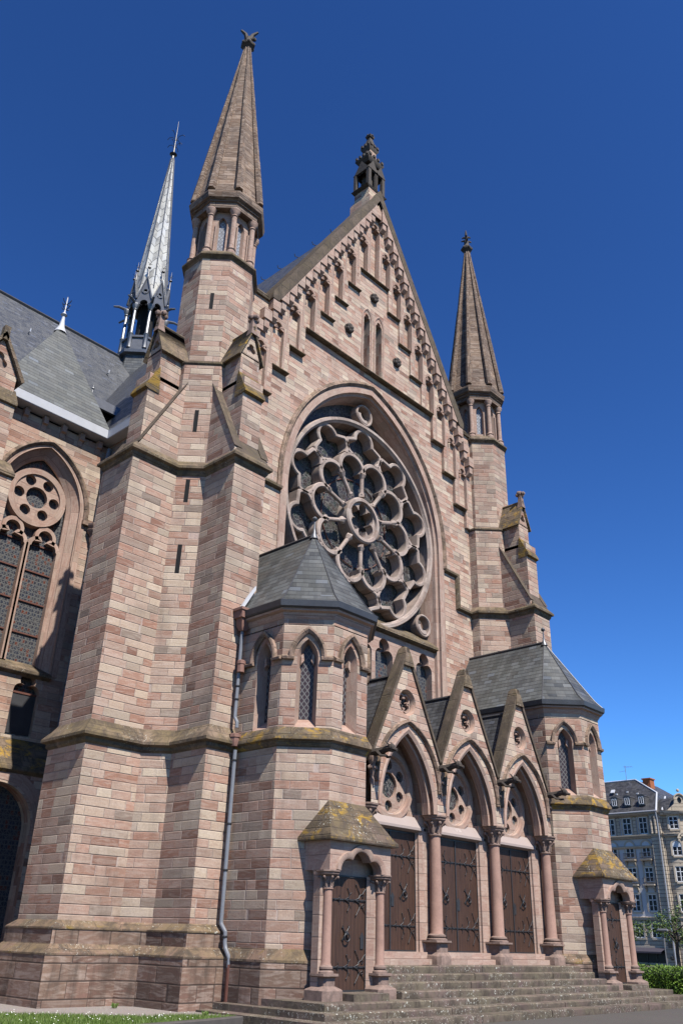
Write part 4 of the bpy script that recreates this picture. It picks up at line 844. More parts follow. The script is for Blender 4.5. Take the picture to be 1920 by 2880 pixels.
        th = MB(); th.box(c-1.12, c+1.12, yd-.28, yd+.1, -.36, -.22); th.box(c-1.2, c+1.2, yd-.42, yd+.1, -.52, -.362); th.build('threshold', 'trim', po)
    for i, x in enumerate((-3.9, -1.3, 1.3, 3.9)):
        c = MB(); c.lathe(x, -3.33, [(.165, .16), (.15, .2), (.145, 1.2), (.132, 2.32), (.16, 2.345), (.14, 2.39)], 20); co_ = c.build('portal_column', 'column', po)
        cp = MB(); column_cap(cp, x, -3.33, 2.34, ZS, .145, .27); cp.build('capital', 'carved', co_)
        bs = MB(); column_base(bs, x, -3.33, -.50, .17, .165, .25, .26); bs.build('column_base', 'carved', co_)
        # bracket, shaft stub and gargoyle in the valley
        gg = MB(); gg.lathe(x, -3.52, [(.02, 2.95), (.035, 3.15), (.07, 3.32), (.045, 3.38), (.085, 3.5), (.11, 3.62), (.07, 3.66), (.14, 3.78), (.14, 3.84)], 8)
        for q in range(5): a = q*PI/4+PI; gg.sphere((x+.10*math.cos(a), -3.52+.10*math.sin(a), 3.58), .045, 6)
        gg.build('valley_bracket', 'carved', po)
        ga_ = MB(); P = [(x, -3.45, 3.92), (x, -3.8, 3.93), (x, -4.02, 3.97), (x, -4.16, 3.93)]; ga_.path(P, .10, 8, r1=.065); ga_.sphere((x, -4.12, 3.98), .09, 8); ga_.path([(x, -4.15, 3.95), (x, -4.28, 3.90)], .055, 6, r1=.035)
        for q in (-1, 1): ga_.path([(x+q*.05, -4.08, 4.03), (x+q*.10, -4.02, 4.12)], .03, 5, r1=.01); ga_.path([(x+q*.09, -3.75, 3.92), (x+q*.13, -3.9, 3.80), (x+q*.08, -4.02, 3.79)], .04, 5, r1=.025)
        ga_.build('gargoyle', 'black', po)
    return po
PO = portal()
# ---- rainwater pipes on the porch turrets
def pipe(s, x, y, z1, z0, hopper=True, kink=None):
    p = MB(s); P = [(x, y, z1), (x, y, z0)] if not kink else kink
    p.path(P, .042, 10); o = p.build('downpipe', 'pipe', CH)
    return o
for s in (1, -1):
    px, py = -7.03, -2.20
    po_ = pipe(s, px, py, 0, 0, kink=[(px, py, 6.45), (px, py, 4.35), (px-.01, py-.10, 4.22), (px-.01, py-.10, 4.10)])
    p2 = MB(s); p2.path([(px, py-.10, 3.62), (px, py-.10, .25), (px, py-.11, .20), (px+.01, py-.24, .06), (px+.01, py-.25, -.12), (px+.01, py-.28, -.22), (px+.01, py-.42, -.40), (px+.01, py-.42, -.55)], .043, 10); p2.build('lower_pipe', 'pipe', po_)
    p3 = MB(s); p3.tube((px+.02, py-.42, -.50), (px+.02, py-.42, -1.39), .052, .052, 10); p3.build('iron_boot', 'rust', po_)
    h = MB(s); h.loft([[(px+sx*a, py+sy*a*.8-.02, z) for sx, sy in ((-1, -1), (1, -1), (1, 1), (-1, 1))] for z, a in ((6.35, .07), (6.45, .12), (6.62, .13), (6.64, .18), (6.80, .18), (6.82, .21), (6.88, .21))], True, True, True); h.build('hopper', 'carvedr', po_)
    for z, a in ((5.52, .09), (3.86, .12)):
        h = MB(s); h.lathe(px, py-.06, [(.09, z-.16), (a, z-.06), (a, z+.02), (a*1.15, z+.03), (a*1.15, z+.10), (.08, z+.12)], 8); h.build('stone_pipe_collar', 'carvedr', po_)
    for z in (5.05, 4.75, 3.4, 2.1, 1.2, -.02):
        h = MB(s); yy = py-(.10 if z < 4 else 0)-(.14 if z < .1 else 0); h.lathe(px, yy, [(.05, z-.02), (.058, z-.012), (.058, z+.012), (.05, z+.02)], 10); h.build('pipe_clip', 'iron', po_)

# ================================================================ transept body, nave, aisle and fleche
NY = 4.15
class NB(MB):
    """nave bay from image pixels, enlarged and pushed back along the line of sight"""
    def f(s, pts, uv=None, m=0): MB.f(s, [((p[0]+9.58)*1.03-9.17, p[1]+.86, p[2]*1.03) for p in pts], uv, m)  # stretch and shift come close to scaling the bay about the camera

tb = MB()
for s in (-1, 1): tb.f([(s*7.25, .9, -1.39), (s*7.25, NY+6, -1.39), (s*7.25, NY+6, 14.2), (s*7.25, .9, 14.2)])
tb.build('transept_wall', 'wall', CH)
tr_ = MB()
for s in (-1, 1): tr_.f([(0, .55, 27.15), (0, 17, 27.15), (s*7.62, 17, 14.38), (s*7.62, .55, 14.38)])
TRF = tr_.build('transept_roof', 'slate', CH)
for i in range(14):
    h = MB(); y = 1.2+i*1.1; h.path([(-.02, y, 27.1), (-.25, y, 27.0), (-.3, y, 27.12)], .02, 5); h.build('roof_hook', 'leadd', TRF)
tg = MB()
prof = [(.35, 14.10), (-.08, 14.10), (-.10, 14.12), (-.12, 14.40), (-.08, 14.42), (.05, 14.36)]
tg.loft([[(-7.50+d, .9, z), (-7.50+d, 4.72+d, z), (-30, 4.72+d, z)] for d, z in prof], False)
tg.build('eaves_gutter', 'pale', CH, sharp=20)
# main nave roof behind
nr = MB(); nr.f([(-45, 16.8, 27.05), (0, 16.8, 27.05), (0, 6.8, 10.25), (-45, 6.8, 10.25)]); NRF = nr.build('nave_roof', 'slaten', CH)
for i in range(10):
    hx_, t = -2.5-(i % 5)*2.1, .15+.42*(i//5); h = MB(); yy = 16.8-10*t; zz_ = 27.05-16.8*t
    h.path([(hx_, yy-.02, zz_), (hx_, yy-.2, zz_-.02), (hx_, yy-.22, zz_+.14)], .03, 5); h.build('roof_hook', 'pale', NRF)
nv = MB(); nv.tube((-45, 16.8, 27.08), (0, 16.8, 27.08), .10, .10, 6); nv.build('ridge_roll', 'leadd', NRF)
# aisle pyramid roofs, one per bay
for bx in (-9.72, -15.6):
    py = NB(); ap = (bx+.42 if bx > -10 else bx, 6.0, 18.5); hw = 1.86 if bx > -10 else 2.6
    e = [(bx-hw-.15, 3.84, 13.93), (bx+hw, 3.84, 13.93), (bx+hw, 8.2, 13.93), (bx-hw-.15, 8.2, 13.93)]
    for i in range(4): py.f([e[i], e[(i+1) % 4], ap])
    pr_ = py.build('aisle_roof', 'slatea', CH)
    fi = NB(); x, y, z = ap; fi.lathe(x, y, [(.22, z-.30), (.10, z-.02), (.06, z+.25), (.05, z+.42), (.12, z+.48), (.05, z+.56), (.025, z+.62), (.02, z+1.25)], 10); fi.build('lead_finial', 'pale', pr_)
    ir = NB()
    for zz_, r in ((.78, .13), (1.0, .15)):
        for q in range(4): a = q*PI/2+.4; ir.path([(x, y, z+zz_-.06), (x+r*math.cos(a), y+r*math.sin(a), z+zz_), (x+r*1.3*math.cos(a), y+r*1.3*math.sin(a), z+zz_+.08)], .016, 5)
    ir.tube((x, y, z+.6), (x, y, z+1.3), .02, .01); ir.build('iron_finial', 'iron', pr_)
# little louvred dormer on the transept slope
dm = MB(); dx, dy, dz = -6.35, 7.0, 16.55
dm.extr([(dx-.75, dy-.30, dz-.3), (dx-.75, dy+.30, dz-.3), (dx-.75, dy, dz+.42)], (1.1, 0, 0)); DMo = dm.build('roof_dormer', 'dark', CH)
d2 = MB()
for q in (-1, 1): d2.extr([(dx-.9, dy+q*.46, dz-.22), (dx-.9, dy, dz+.46), (dx-.9, dy, dz+.54), (dx-.9, dy+q*.54, dz-.20)], (1.3, 0, 0))
d2.tube((dx-.86, dy, dz+.5), (dx-.86, dy, dz+.95), .03, .012); d2.sphere((dx-.86, dy, dz+.8), .05); d2.build('dormer_roof', 'lead', DMo)
# nave (aisle) wall with its big window
WX = -9.58
def nave():
    fr = FY(NY); mb = NB()
    op = [(WX-1.26, 6.15)]+pointed(WX, 11.0, 1.26, 1.80, 12)+[(WX+1.26, 6.15)]
    tri = [[(x-.36, 4.45)]+trefoil(x, 5.62, .36, 6)+[(x+.36, 4.45)] for x in (WX+.70, WX-.40-.30)]
    lowa = [(WX-1.3, -.6)]+pointed(WX, 2.2, 1.22, 1.0, 10)+[(WX+1.22, -.6)]; lowa[0] = (WX-1.22, -.6)
    mb.plate(fr, [(-30, 4.3), (-7.6, 4.3), (-7.6, 13.6), (-30, 13.6)], [op]+tri)
    for t in tri:
        t2 = [(x, z) for x, z in t]; mb.rev(fr, t, 0, .26, t2)
    f2 = FY(NY-.55); mb.plate(f2, [(-30, -1.39), (-7.6, -1.39), (-7.6, 3.6), (-30, 3.6)], [lowa]); mb.rev(f2, lowa, 0, .5)
    o = mb.build('nave_wall', 'wall', CH)
    g = NB(); g.plate(FY(NY-.1), lowa); g.build('arch_recess_glass', 'nav', o)
    w_ = NB(); inn = [(WX-.98, 6.35)]+pointed(WX, 11.05, .98, 1.58, 12)+[(WX+.98, 6.35)]
    w_.sweep(fr, op, [(0, -.02), (-.0, .05), (-.28, .30), (-.28, .36), (.0, .36), (.22, .02), (.22, -.02)]); wo = w_.build('nave_window', 'trim', o)
    hd = NB(); hd.sweep(fr, [(WX-1.50, 10.9)]+pointed(WX, 11.0, 1.50, 2.0, 12)+[(WX+1.50, 10.9)], [(.02, .02), (.04, -.06), (-.05, -.12), (-.11, -.06), (-.12, .04), (.02, .04)])
    for q in (-1, 1): hd.box(WX+q*1.55-.18, WX+q*1.55+.18, NY-.12, NY+.02, 10.78, 10.92)
    hd.build('hood_mould', 'hood', wo)
    ft = FY(NY+.28); t = NB(); rc = (WX, 11.22); ci = lambda x, z, r, n=18: [(x+r*math.cos(q*2*PI/n), z+r*math.sin(q*2*PI/n)) for q in range(n)]
    t.sweep(ft, ci(*rc, .80, 40), [(-.10, -.05), (.08, -.05), (.10, .2), (-.12, .2)], True)
    hl = [ci(*rc, .33)]+[ci(rc[0]+.55*math.cos(R(a)), rc[1]+.55*math.sin(R(a)), .165, 14) for a in range(0, 360, 60)]
    t.plate(ft, ci(*rc, .78, 40), hl, .0)
    for h in hl: t.rev(ft, h, 0, .14)
    for q in (-1, 1):
        c = WX+q*.50
        P = [(c-.44, 6.4), (c-.44, 9.75)]+[(x, z) for x, z in trefoil(c, 9.78, .40, 6)]+[(c+.44, 9.75), (c+.44, 6.4)]
        t.sweep(ft, P, [(-.02, -.02), (.09, -.02), (.09, .2), (-.02, .2)])
    t.build('nave_tracery', 'trim', wo)
    g = NB(); g.plate(FY(NY+.44), [(x, z) for x, z in op]); g.build('nave_glass', 'nav', wo)
    sb = NB()
    for z in (7.25, 8.15, 9.05, 9.85):
        for q in (-1, 1): sb.box(WX+q*.5-.42, WX+q*.5+.42, NY+.40, NY+.43, z-.02, z+.02)
    sb.build('iron_saddle_bar', 'rust', wo)
    si = NB(); si.loft([[(WX-1.28, y, z), (WX+1.28, y, z)] for y, z in ((NY+.4, 6.45), (NY+.02, 6.22), (NY-.12, 6.15), (NY-.12, 6.06), (NY+.02, 5.98))], False); si.build('window_sill', 'string', wo)
    for c in (WX+.70, WX-.70):
        g = NB(); g.plate(FY(NY+.22), [(c-.36, 5.55)]+trefoil(c, 5.62, .36, 6)+[(c+.36, 5.55)]); lo = g.build('trefoil_light', 'nav', o)
        g = NB(); g.box(c-.35, c+.35, NY+.12, NY+.2, 4.52, 5.56); g.build('boarded_panel', 'leadd', lo)
        g = NB(); g.box(c-.36, c+.36, NY+.10, NY+.19, 5.56, 5.61); g.build('iron_saddle_bar', 'rust', lo)
    ws = NB(); ws.loft([[(-30, y, z), (-7.62, y, z)] for y, z in ((NY+.05, 4.42), (NY-.02, 4.36), (NY-.20, 4.12), (NY-.38, 3.88), (NY-.60, 3.66), (NY-.64, 3.60), (NY-.64, 3.52), (NY-.55, 3.44))], False); ws.build('sloped_weathering', 'stringy', o)
    ah = NB(); ah.sweep(f2, pointed(WX, 2.2, 1.28, 1.06, 10), [(0, -.01), (.3, -.01), (.3, .05), (0, .05)]); ah.build('low_arch', 'trim', o)
    for i in range(16):
        x = -8.12-i*.615; c = NB(); c.loft([[(x-.075, y, z), (x+.075, y, z), (x+.075, NY+.02, z), (x-.075, NY+.02, z)] for y, z in ((NY-.02, 13.22), (NY-.06, 13.40), (NY-.15, 13.42), (NY-.15, 13.66))], True, True, True); c.build('eaves_corbel', 'trim', o)
    # rainwater pipe in the corner
    p = NB(); p.path([(-7.80, NY-.16, 13.5), (-7.80, NY-.10, 4.5), (-7.80, NY-.72, 3.5), (-7.80, NY-.68, -1.39)], .075, 10); pp = p.build('downpipe', 'pipe', CH)
    h = NB(); h.lathe(-7.80, NY-.12, [(.06, 10.2), (.12, 10.34), (.13, 10.5), (.22, 10.6), (.24, 10.66), (.18, 10.70), (.24, 10.78), (.24, 10.86), (.14, 10.9)], 8); h.build('stone_pipe_collar', 'carved', pp)
    for z in (11.9, 10.1, 9.0, 7.6, 6.0): h = NB(); h.lathe(-7.80, NY-.12, [(.078, z-.03), (.085, z), (.078, z+.03)], 10); h.build('pipe_clip', 'iron', pp)
nave()
# left nave buttress with gablet
def nbut():
    x0, x1 = -12.75, -11.45; cx = (x0+x1)/2; b = NB()
    b.box(x0, x1, 2.75, NY, -1.39, 12.75); b.box(x0-.12, x1+.20, 2.35, NY, -1.39, 10.5); b.box(x0+.05, x1-.05, 2.98, NY, 12.7, 13.75)
    fr = FY(2.98); tf = []
    for ang in (90, 210, 330): tf += [(cx+.14*math.cos(R(ang))+.14*math.cos(R(ang+t)), 14.05+.14*math.sin(R(ang))+.14*math.sin(R(ang+t))) for t in range(-100, 101, 25)]
    b.plate(fr, [(x0+.05, 13.75), (x1-.05, 13.75), (cx, 14.75)], [tf]); b.rev(fr, tf, 0, .1); bo = b.build('nave_buttress', 'wall', CH)
    for y0, z0, y1, z1, a, c in ((2.68, 12.72, 3.02, 13.35, x0-.03, x1+.03), (2.28, 10.45, 2.78, 11.05, x0-.16, x1+.24)):
        w_ = NB(); w_.extr([(a, y0+.1, z0-.05), (a, y0, z0), (a, y0, z0+.08), (a, y1, z1), (a, y1+.1, z0-.05)], (c-a, 0, 0)); w_.build('weathering', 'string', bo)
    r_ = NB()
    for q in (-1, 1): r_.extr([(cx+q*.72, 2.86, 13.58), (cx, 2.86, 14.82), (cx, 2.86, 14.98), (cx+q*.80, 2.86, 13.66)], (0, 1.3, 0))
    r_.box(cx-.09, cx+.09, 2.86, 3.05, 14.7, 15.15); r_.build('gablet_roof', 'string', bo)
    g = NB(); g.plate(FY(3.08), tf); g.build('gablet_recess', 'carved', bo)
nbut()
# ---- fleche over the crossing
def fleche():
    cx, cy = 0, 16.8
    b = MB(); b.oct(cx, cy, [(23.5, 1.35), (26.4, 1.12), (27.25, 1.05)]); fl = b.build('fleche', 'slateg', CH)
    b = MB(); b.oct(cx, cy, [(27.1, 1.06), (27.15, 1.26), (27.32, 1.28), (27.36, 1.05), (28.25, .98), (28.28, 1.06), (28.40, 1.06), (28.42, .9)], cap1=True); b.build('lead_parapet', 'lead', fl)
    for i in range(8):
        x, y, _ = octl(cx, cy, .98, 0)[i]; c = MB(); c.lathe(x, y, [(.13, 27.6), (.12, 28.45), (.15, 28.5), (.09, 28.6), (.085, 30.1), (.13, 30.14), (.10, 30.2), (.19, 30.42), (.19, 30.52)], 8); c.build('fleche_column', 'lead', fl)
        x, y, _ = octl(cx, cy, 1.42, 0)[i]; x0_, y0_, _ = octl(cx, cy, 1.0, 0)[i]; g = MB(); g.path([(x0_, y0_, 30.55), (x, y, 30.62), (x+(x-cx)*.18, y+(y-cy)*.18, 30.55)], .09, 6, r1=.05); g.build('waterspout', 'lead', fl)
    inn = MB(); inn.oct(cx, cy, [(28.2, .42), (31, .42)]); inn.build('fleche_core', 'dark', fl)
    pts = octl(cx, cy, 1.02, 0)
    for i in range(8):
        a, c = pts[(i+1) % 8][:2], pts[i][:2]; fr, l = FAB(a, c)
        if (Vector(fr(l/2, 0, .1))-Vector((cx, cy, 0))).length > (Vector(fr(l/2, 0, 0))-Vector((cx, cy, 0))).length: fr, l = FAB(c, a)
        h = MB(); ar = trefoil(l/2, 30.35, l/2-.07, 6); O = [(0, 30.35)]+ar+[(l, 30.35), (l, 30.95), (l/2, 32.45), (0, 30.95)]
        cc = [(l/2+.17*math.cos(q*PI/6), 31.45+.17*math.sin(q*PI/6)) for q in range(12)]
        h.plate(fr, O, [cc]); h.rev(fr, ar, 0, .1, closed=False); h.rev(fr, cc, 0, .1); h.sweep(fr, cc, [(-.02, -.05), (.06, -.05), (.08, 0)], True)
        h.sweep(fr, [(0, 30.9), (l/2, 32.45), (l, 30.9)], [(.04, -.07), (-.05, -.07), (-.05, .06), (.04, .06)])
        h.plate(fr, rect(.02, l-.02, 31.1, 31.8), d=.11) if 0 else None
        gb = h.build('fleche_gablet', 'lead', fl)
        h = MB(); h.plate(fr, [(x, z) for x, z in cc], d=.09); h.build('gablet_recess', 'dark', gb)
        h = MB(); p = fr(l/2, 32.45, 0); h.tube(p, (p[0], p[1], 33.1), .05, .02); h.sphere((p[0], p[1], 33.12), .10, 8, sz=.6); h.tube((p[0], p[1], 33.1), (p[0], p[1], 33.75), .02, .01)
        for q in range(4): an = q*PI/2; h.path([(p[0], p[1], 33.35), (p[0]+.14*math.cos(an), p[1]+.14*math.sin(an), 33.45)], .014, 4)
        h.build('gablet_finial', 'leadd', gb)
    s_ = MB(); s_.oct(cx, cy, [(30.9, 1.0), (31.8, .90), (33.6, .74), (42.9, .09)], cap1=True); s_.build('fleche_spire', 'ldia', fl)
    r_ = MB()
    for i in range(8): r_.path([octl(cx, cy, .91, 31.8)[i], octl(cx, cy, .75, 33.6)[i], octl(cx, cy, .10, 42.9)[i]], .03, 5)
    r_.build('lead_hip_roll', 'lead', fl)
    f = MB(); f.lathe(cx, cy, [(.10, 42.7), (.10, 43.2), (.24, 43.3), (.10, 43.42), (.06, 43.6), (.04, 44.0)], 8); f.tube((cx, cy, 43.9), (cx, cy, 46.3), .035, .012)
    for z, r in ((44.2, .35), (44.9, .42)):
        for q in range(4): a = q*PI/2+.5; f.path([(cx, cy, z-.4), (cx+r*.5*math.cos(a), cy+r*.5*math.sin(a), z), (cx+r*1.1*math.cos(a), cy+r*1.1*math.sin(a), z+.05), (cx+r*1.4*math.cos(a), cy+r*1.4*math.sin(a), z-.12)], .02, 5)
    f.build('iron_finial', 'iron', fl)
fleche()

# ================================================================ steps
ST = empty('entrance_steps', (0, -5, -GZ), 'wide flight of worn lichened sandstone steps below the church doors', 'stairs')
ZT = [-.48, -.62, -.757, -.889, -1.02, -1.135, -1.245]
YF = [-3.87-.335*k for k in range(7)]
for k, (z, y) in enumerate(zip(ZT, YF)):
    hw = 4.50 if k < 4 else (7.0, 7.33, 7.72)[k-4]; zb = ZT[k+1] if k < 6 else -GZ; yb = -2.6
    m = MB(); x = -hw; segs = []
    while x < hw-.01:
        x2 = min(x+rnd.uniform(1.1, 2.0), hw); x2 = hw if hw-x2 < .6 else x2; segs.append((x, x2)); x = x2
    for a, b in segs:
        dz = rnd.uniform(-.006, .006); dy = rnd.uniform(-.008, .008); g = .006
        m.loft([[(a+g, y+dy+q, zz_+dz), (b-g, y+dy+q, zz_+dz), (b-g, yb, zz_+dz), (a+g, yb, zz_+dz)] for q, zz_ in ((.012, zb-.02), (0, zb+.04), (0, z-.02), (.02, z))], True, True, True)
    m.build('step', 'step', ST)
for s in (-1, 1): lb = MB(); lb.box(min(s*4.60, s*6.9), max(s*4.60, s*6.9), -4.2, -2.5, -GZ, -1.03); lb.build('landing', 'step', ST)

# ================================================================ ground
def ground_mat(name, c1, c2, sc, bump=.3, spots=None):
    k = NT(name); o = k.obj(); n = k.noise(o, sc, 8, .7); n2 = k.noise(o, .35, 4, .6); v = k.voro(o, sc*6, 'F1', 'Color')
    c = k.mix(n, c1, c2); c = k.mix(k.math('MULTIPLY', n2, .5), c, tuple(a*.6 for a in c1)); c = k.mix(.35, c, k.mix(1, c, v, 'MULTIPLY'))
    if spots: c = k.mix(k.ramp(k.noise(o, 9, 3, .8), [(.62, 0), (.68, 1)]), c, spots)
    k.base(c); k.rough(.95); k.bump(k.math('ADD', n, k.voro(o, sc*6)), bump, .02); return k.m
MA['path'] = ground_mat('asphalt_path', (.085, .075, .066), (.13, .115, .10), 9)
MA['gravel'] = ground_mat('pale_gravel', (.30, .26, .235), (.44, .39, .355), 14, .6)
MA['soil'] = ground_mat('lawn_soil', (.035, .055, .012), (.07, .10, .02), 6)
MA['kerb'] = plain('dark_kerb_stone', (.085, .075, .068), .4, scale=5)
def struct(mb, name, mat, parent=None): o = mb.build(name, mat, parent); o['kind'] = 'structure'; return o
m = MB(); m.f([(-700, -700, -GZ), (700, -700, -GZ), (700, 900, -GZ), (-700, 900, -GZ)]); struct(m, 'ground', 'path')
# raised lawn at the foot of the pier, gravel strip along the wall
EDGE = [(-7.9, -4.02), (-8.57, -4.20), (-9.44, -4.36), (-10.06, -4.46), (-12, -4.75), (-30, -7)]
BACK = [(-30, 1.0), (-12.2, -1.0), (-11.0, -1.75), (-10.2, -2.45), (-9.6, -3.0), (-9.2, -3.25), (-8.7, -3.2), (-8.2, -3.62), (-7.9, -3.72)]
m = MB(); m.prism(EDGE+BACK, -GZ, -1.265); struct(m, 'lawn', 'soil')
m = MB(); m.prism([(-7.2, -3.3), (-7.9, -3.72)]+BACK[::-1][1:]+[(-30, 4.2), (-10, 4.2), (-7.2, .5)], -GZ, -1.275); struct(m, 'gravel_strip', 'gravel')
m = MB()
m.loft([[(*(p), z) for p in offplan(EDGE[::-1], d)] for d, z in ((.10, -GZ-.02), (.10, -1.25), (.08, -1.235), (-.06, -1.235), (-.06, -1.3))], False); struct(m, 'kerb', 'kerb')
def inpoly(x, y, P):
    c = False; j = len(P)-1
    for i in range(len(P)):
        if (P[i][1] > y) != (P[j][1] > y) and x < (P[j][0]-P[i][0])*(y-P[i][1])/(P[j][1]-P[i][1])+P[i][0]: c = not c
        j = i
    return c
def leafmat(name, stops, tr=.35, rough=.55):
    k = NT(name); g = k.geo(); rv = g.outputs['Random Per Island']; k.base(k.ramp(rv, stops)); k.rough(rough)
    return k.m
MA['grass'] = leafmat('grass_blades', [(0, (.05, .09, .012)), (.5, (.09, .15, .02)), (.85, (.14, .20, .04)), (1, (.22, .24, .09))])
MA['daisy'] = leafmat('daisy_petals', [(0, (.7, .7, .62)), (1, (.8, .8, .75))])
gr = MB(); LP = EDGE[:5]+BACK[1:]
n = 0
while n < 16000:
    x, y = rnd.uniform(-13, -7.9), rnd.uniform(-4.8, -.9)
    if not inpoly(x, y, LP): continue
    n += 1; a = rnd.uniform(0, 2*PI); h = rnd.uniform(.03, .075); l = .006; dx, dy = math.cos(a)*l, math.sin(a)*l; b = rnd.uniform(0, .04); c = rnd.uniform(0, 2*PI)
    gr.f([(x-dx, y-dy, -1.268), (x+dx, y+dy, -1.268), (x+b*math.cos(c), y+b*math.sin(c), -1.268+h)])
g = gr.build('grass', 'grass'); g['kind'] = 'stuff'
da = MB(); n = 0
while n < 90:
    x, y = rnd.uniform(-13, -7.9), rnd.uniform(-4.8, -.9)
    if not inpoly(x, y, LP): continue
    n += 1; z = -1.268+rnd.uniform(.05, .085); r = .009; da.f([(x+r*math.cos(t*PI/3), y+r*math.sin(t*PI/3), z+.004*math.sin(t)) for t in range(6)])
g = da.build('daisies', 'daisy'); g['kind'] = 'stuff'
li = MB(); px, py, pz = -9.2, -3.56, -1.235
for i in range(26):
    a = rnd.uniform(0, 2*PI); b = rnd.uniform(0, PI); r = .05; p = [(px+r*math.cos(a+q)*math.sin(b+q*.7), py+r*math.sin(a+q)*math.sin(b+q*.7), pz+r*.7*math.cos(b+q*.7)) for q in (0, .9, 1.7)]; li.f(p)
MA['paper'] = plain('white_paper', (.75, .75, .74), .1, .9, bump=0)
o = li.build('crumpled_paper', 'paper', origin=(px, py, pz)); o['label'] = 'crumpled white paper tissue lying on the lawn edge by the pier'; o['category'] = 'litter'
# weeds against the masonry
for (x, y), lab in (((-8.25, -3.55), 'small green weed tuft growing at the lawn corner near the steps'), ((-8.62, -1.32), 'dark weed tuft in the recess at the foot of the pier')):
    w_ = MB()
    for i in range(30):
        a = rnd.uniform(0, 2*PI); r = rnd.uniform(.02, .07); h = rnd.uniform(.02, .09); p = (x+r*math.cos(a), y+r*math.sin(a), -1.26+h); w_.f([(x+r*.3*math.cos(a), y+r*.3*math.sin(a), -1.27), (p[0]+.012, p[1], p[2]-.015), p, (p[0]-.012, p[1]+.006, p[2]-.02)])
    o = w_.build('weed', 'grass', origin=(x, y, -1.27)); o['label'] = lab; o['category'] = 'weed'

# ================================================================ hedge, trees, lamp
MA['hedge'] = leafmat('hedge_leaves', [(0, (.05, .10, .010)), (.35, (.085, .165, .014)), (.7, (.13, .23, .022)), (1, (.20, .30, .045))])
MA['leaf'] = leafmat('young_tree_leaves', [(0, (.03, .06, .010)), (.4, (.055, .10, .018)), (.75, (.09, .15, .025)), (1, (.15, .20, .045))])
MA['bark'] = plain('tree_bark', (.07, .055, .045), .5, scale=6, bump=.6)
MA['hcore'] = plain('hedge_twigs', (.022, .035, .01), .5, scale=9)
def leaf(mb, p, s, r=rnd):
    a = r.uniform(0, 2*PI); t = r.uniform(-.9, .9); u = Vector((math.cos(a), math.sin(a), t)).normalized(); v = u.cross(Vector((r.uniform(-1, 1), r.uniform(-1, 1), r.uniform(-1, 1)))).normalized()
    p = Vector(p); mb.f([p, p+u*s*.5+v*s*.32, p+u*s, p+u*s*.5-v*s*.32])
HX0, HX1, HY0, HY1, HT = 9.5, 10.9, -13.0, 1.5, -.48
hd = MB(); he = empty('hedge', ((HX0+HX1)/2, -6, -GZ), 'clipped bright green hedge running behind the right end of the steps', 'hedge')
lv = MB()
for i in range(36000):
    y = HY0+(HY1-HY0)*rnd.random(); bulge = .10*math.sin(y*2.3)+.07*math.sin(y*5.1+1)
    q = rnd.random()
    if q < .62: z = -GZ+.05+(HT+GZ-.02)*rnd.random()**.85; x = HX0+bulge*.8-.05+rnd.random()**2*.28+.18*max(0, (z+.3))**2
    else: x = HX0+(HX1-HX0)*rnd.random(); z = HT+bulge*.7-rnd.random()**2*.2-.10*abs((x-10.2)/.7)**3
    leaf(lv, (x, y, z), rnd.uniform(.035, .07))
lv.build('hedge_foliage', 'hedge', he)
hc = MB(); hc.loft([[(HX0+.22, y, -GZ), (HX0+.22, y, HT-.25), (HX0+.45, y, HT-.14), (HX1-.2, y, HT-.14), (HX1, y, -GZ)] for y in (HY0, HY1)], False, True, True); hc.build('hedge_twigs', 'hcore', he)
def tree(x, y, h, spread, seed, label, nb=9, gap=None):
    r = random.Random(seed); T = empty('street_tree', (x, y, -GZ), label, 'tree', 'young pollarded trees along the street')
    tk = MB(); top = (x+.1, y-.05, -GZ+h*.62); tk.path([(x, y, -GZ), (x+.03, y, -GZ+h*.3), top], .13, 8, r1=.075)
    cr = MB()
    for i in range(nb):
        a = i*2.4+r.uniform(-.3, .3); z0 = -GZ+h*(.42+.22*(i/nb)); b = spread*r.uniform(.65, 1.0); tip = (x+b*math.cos(a), y+b*math.sin(a), -GZ+h*r.uniform(.60, .98)-(.18*h if i < 3 else 0))
        mid = (x+b*.5*math.cos(a+.15), y+b*.5*math.sin(a+.15), (z0+tip[2])/2+.05*h); tk.path([(x+.05, y, z0), mid, tip], .05, 5, r1=.015)
        for k_ in range(9):   # leaf clumps strung along each limb, air between
            f = r.uniform(.35, 1.1); c = Vector((x, y, z0)).lerp(Vector(tip), f)+Vector((r.gauss(0, .16), r.gauss(0, .16), r.gauss(0, .14)))
            for q in range(r.randint(20, 50)): leaf(cr, c+Vector((r.gauss(0, .13), r.gauss(0, .13), r.gauss(0, .11))), r.uniform(.06, .12), r)
    tk.build('trunk', 'bark', T); cr.build('crown', 'leaf', T); return T
tree(30, 4.55, 3.65, 1.25, 3, 'thin young street tree with sparse bright leaves in front of the corner drainpipe')
tree(30, 7.5, 3.3, 1.3, 5, 'young street tree mostly hidden behind the right small doorway, leaves showing past its column')
tree(28, 1.55, 3.9, 1.35, 9, 'young street tree at the right edge of the picture, only its leafy twigs showing')
MA['lampg'] = plain('grey_lamp_paint', (.16, .16, .17), .2, .5, bump=0)
L = empty('street_lamp', (27, 3.85, -GZ), 'slim grey street lamp pole standing left of the thin tree', 'lamp')
p = MB(); p.tube((27, 3.85, -GZ), (27, 3.85, .80), .035, .025, 8); p.build('pole', 'lampg', L)
p = MB(); p.loft([[(27+a*sx, 3.85+b*sy, z) for sx, sy in ((-1, -1), (1, -1), (1, 1), (-1, 1))] for z, a, b in ((.78, .05, .10), (.80, .10, .26), (.86, .10, .26), (.9, .05, .2))], True, True, True); p.build('lamp_head', 'lampg', L)

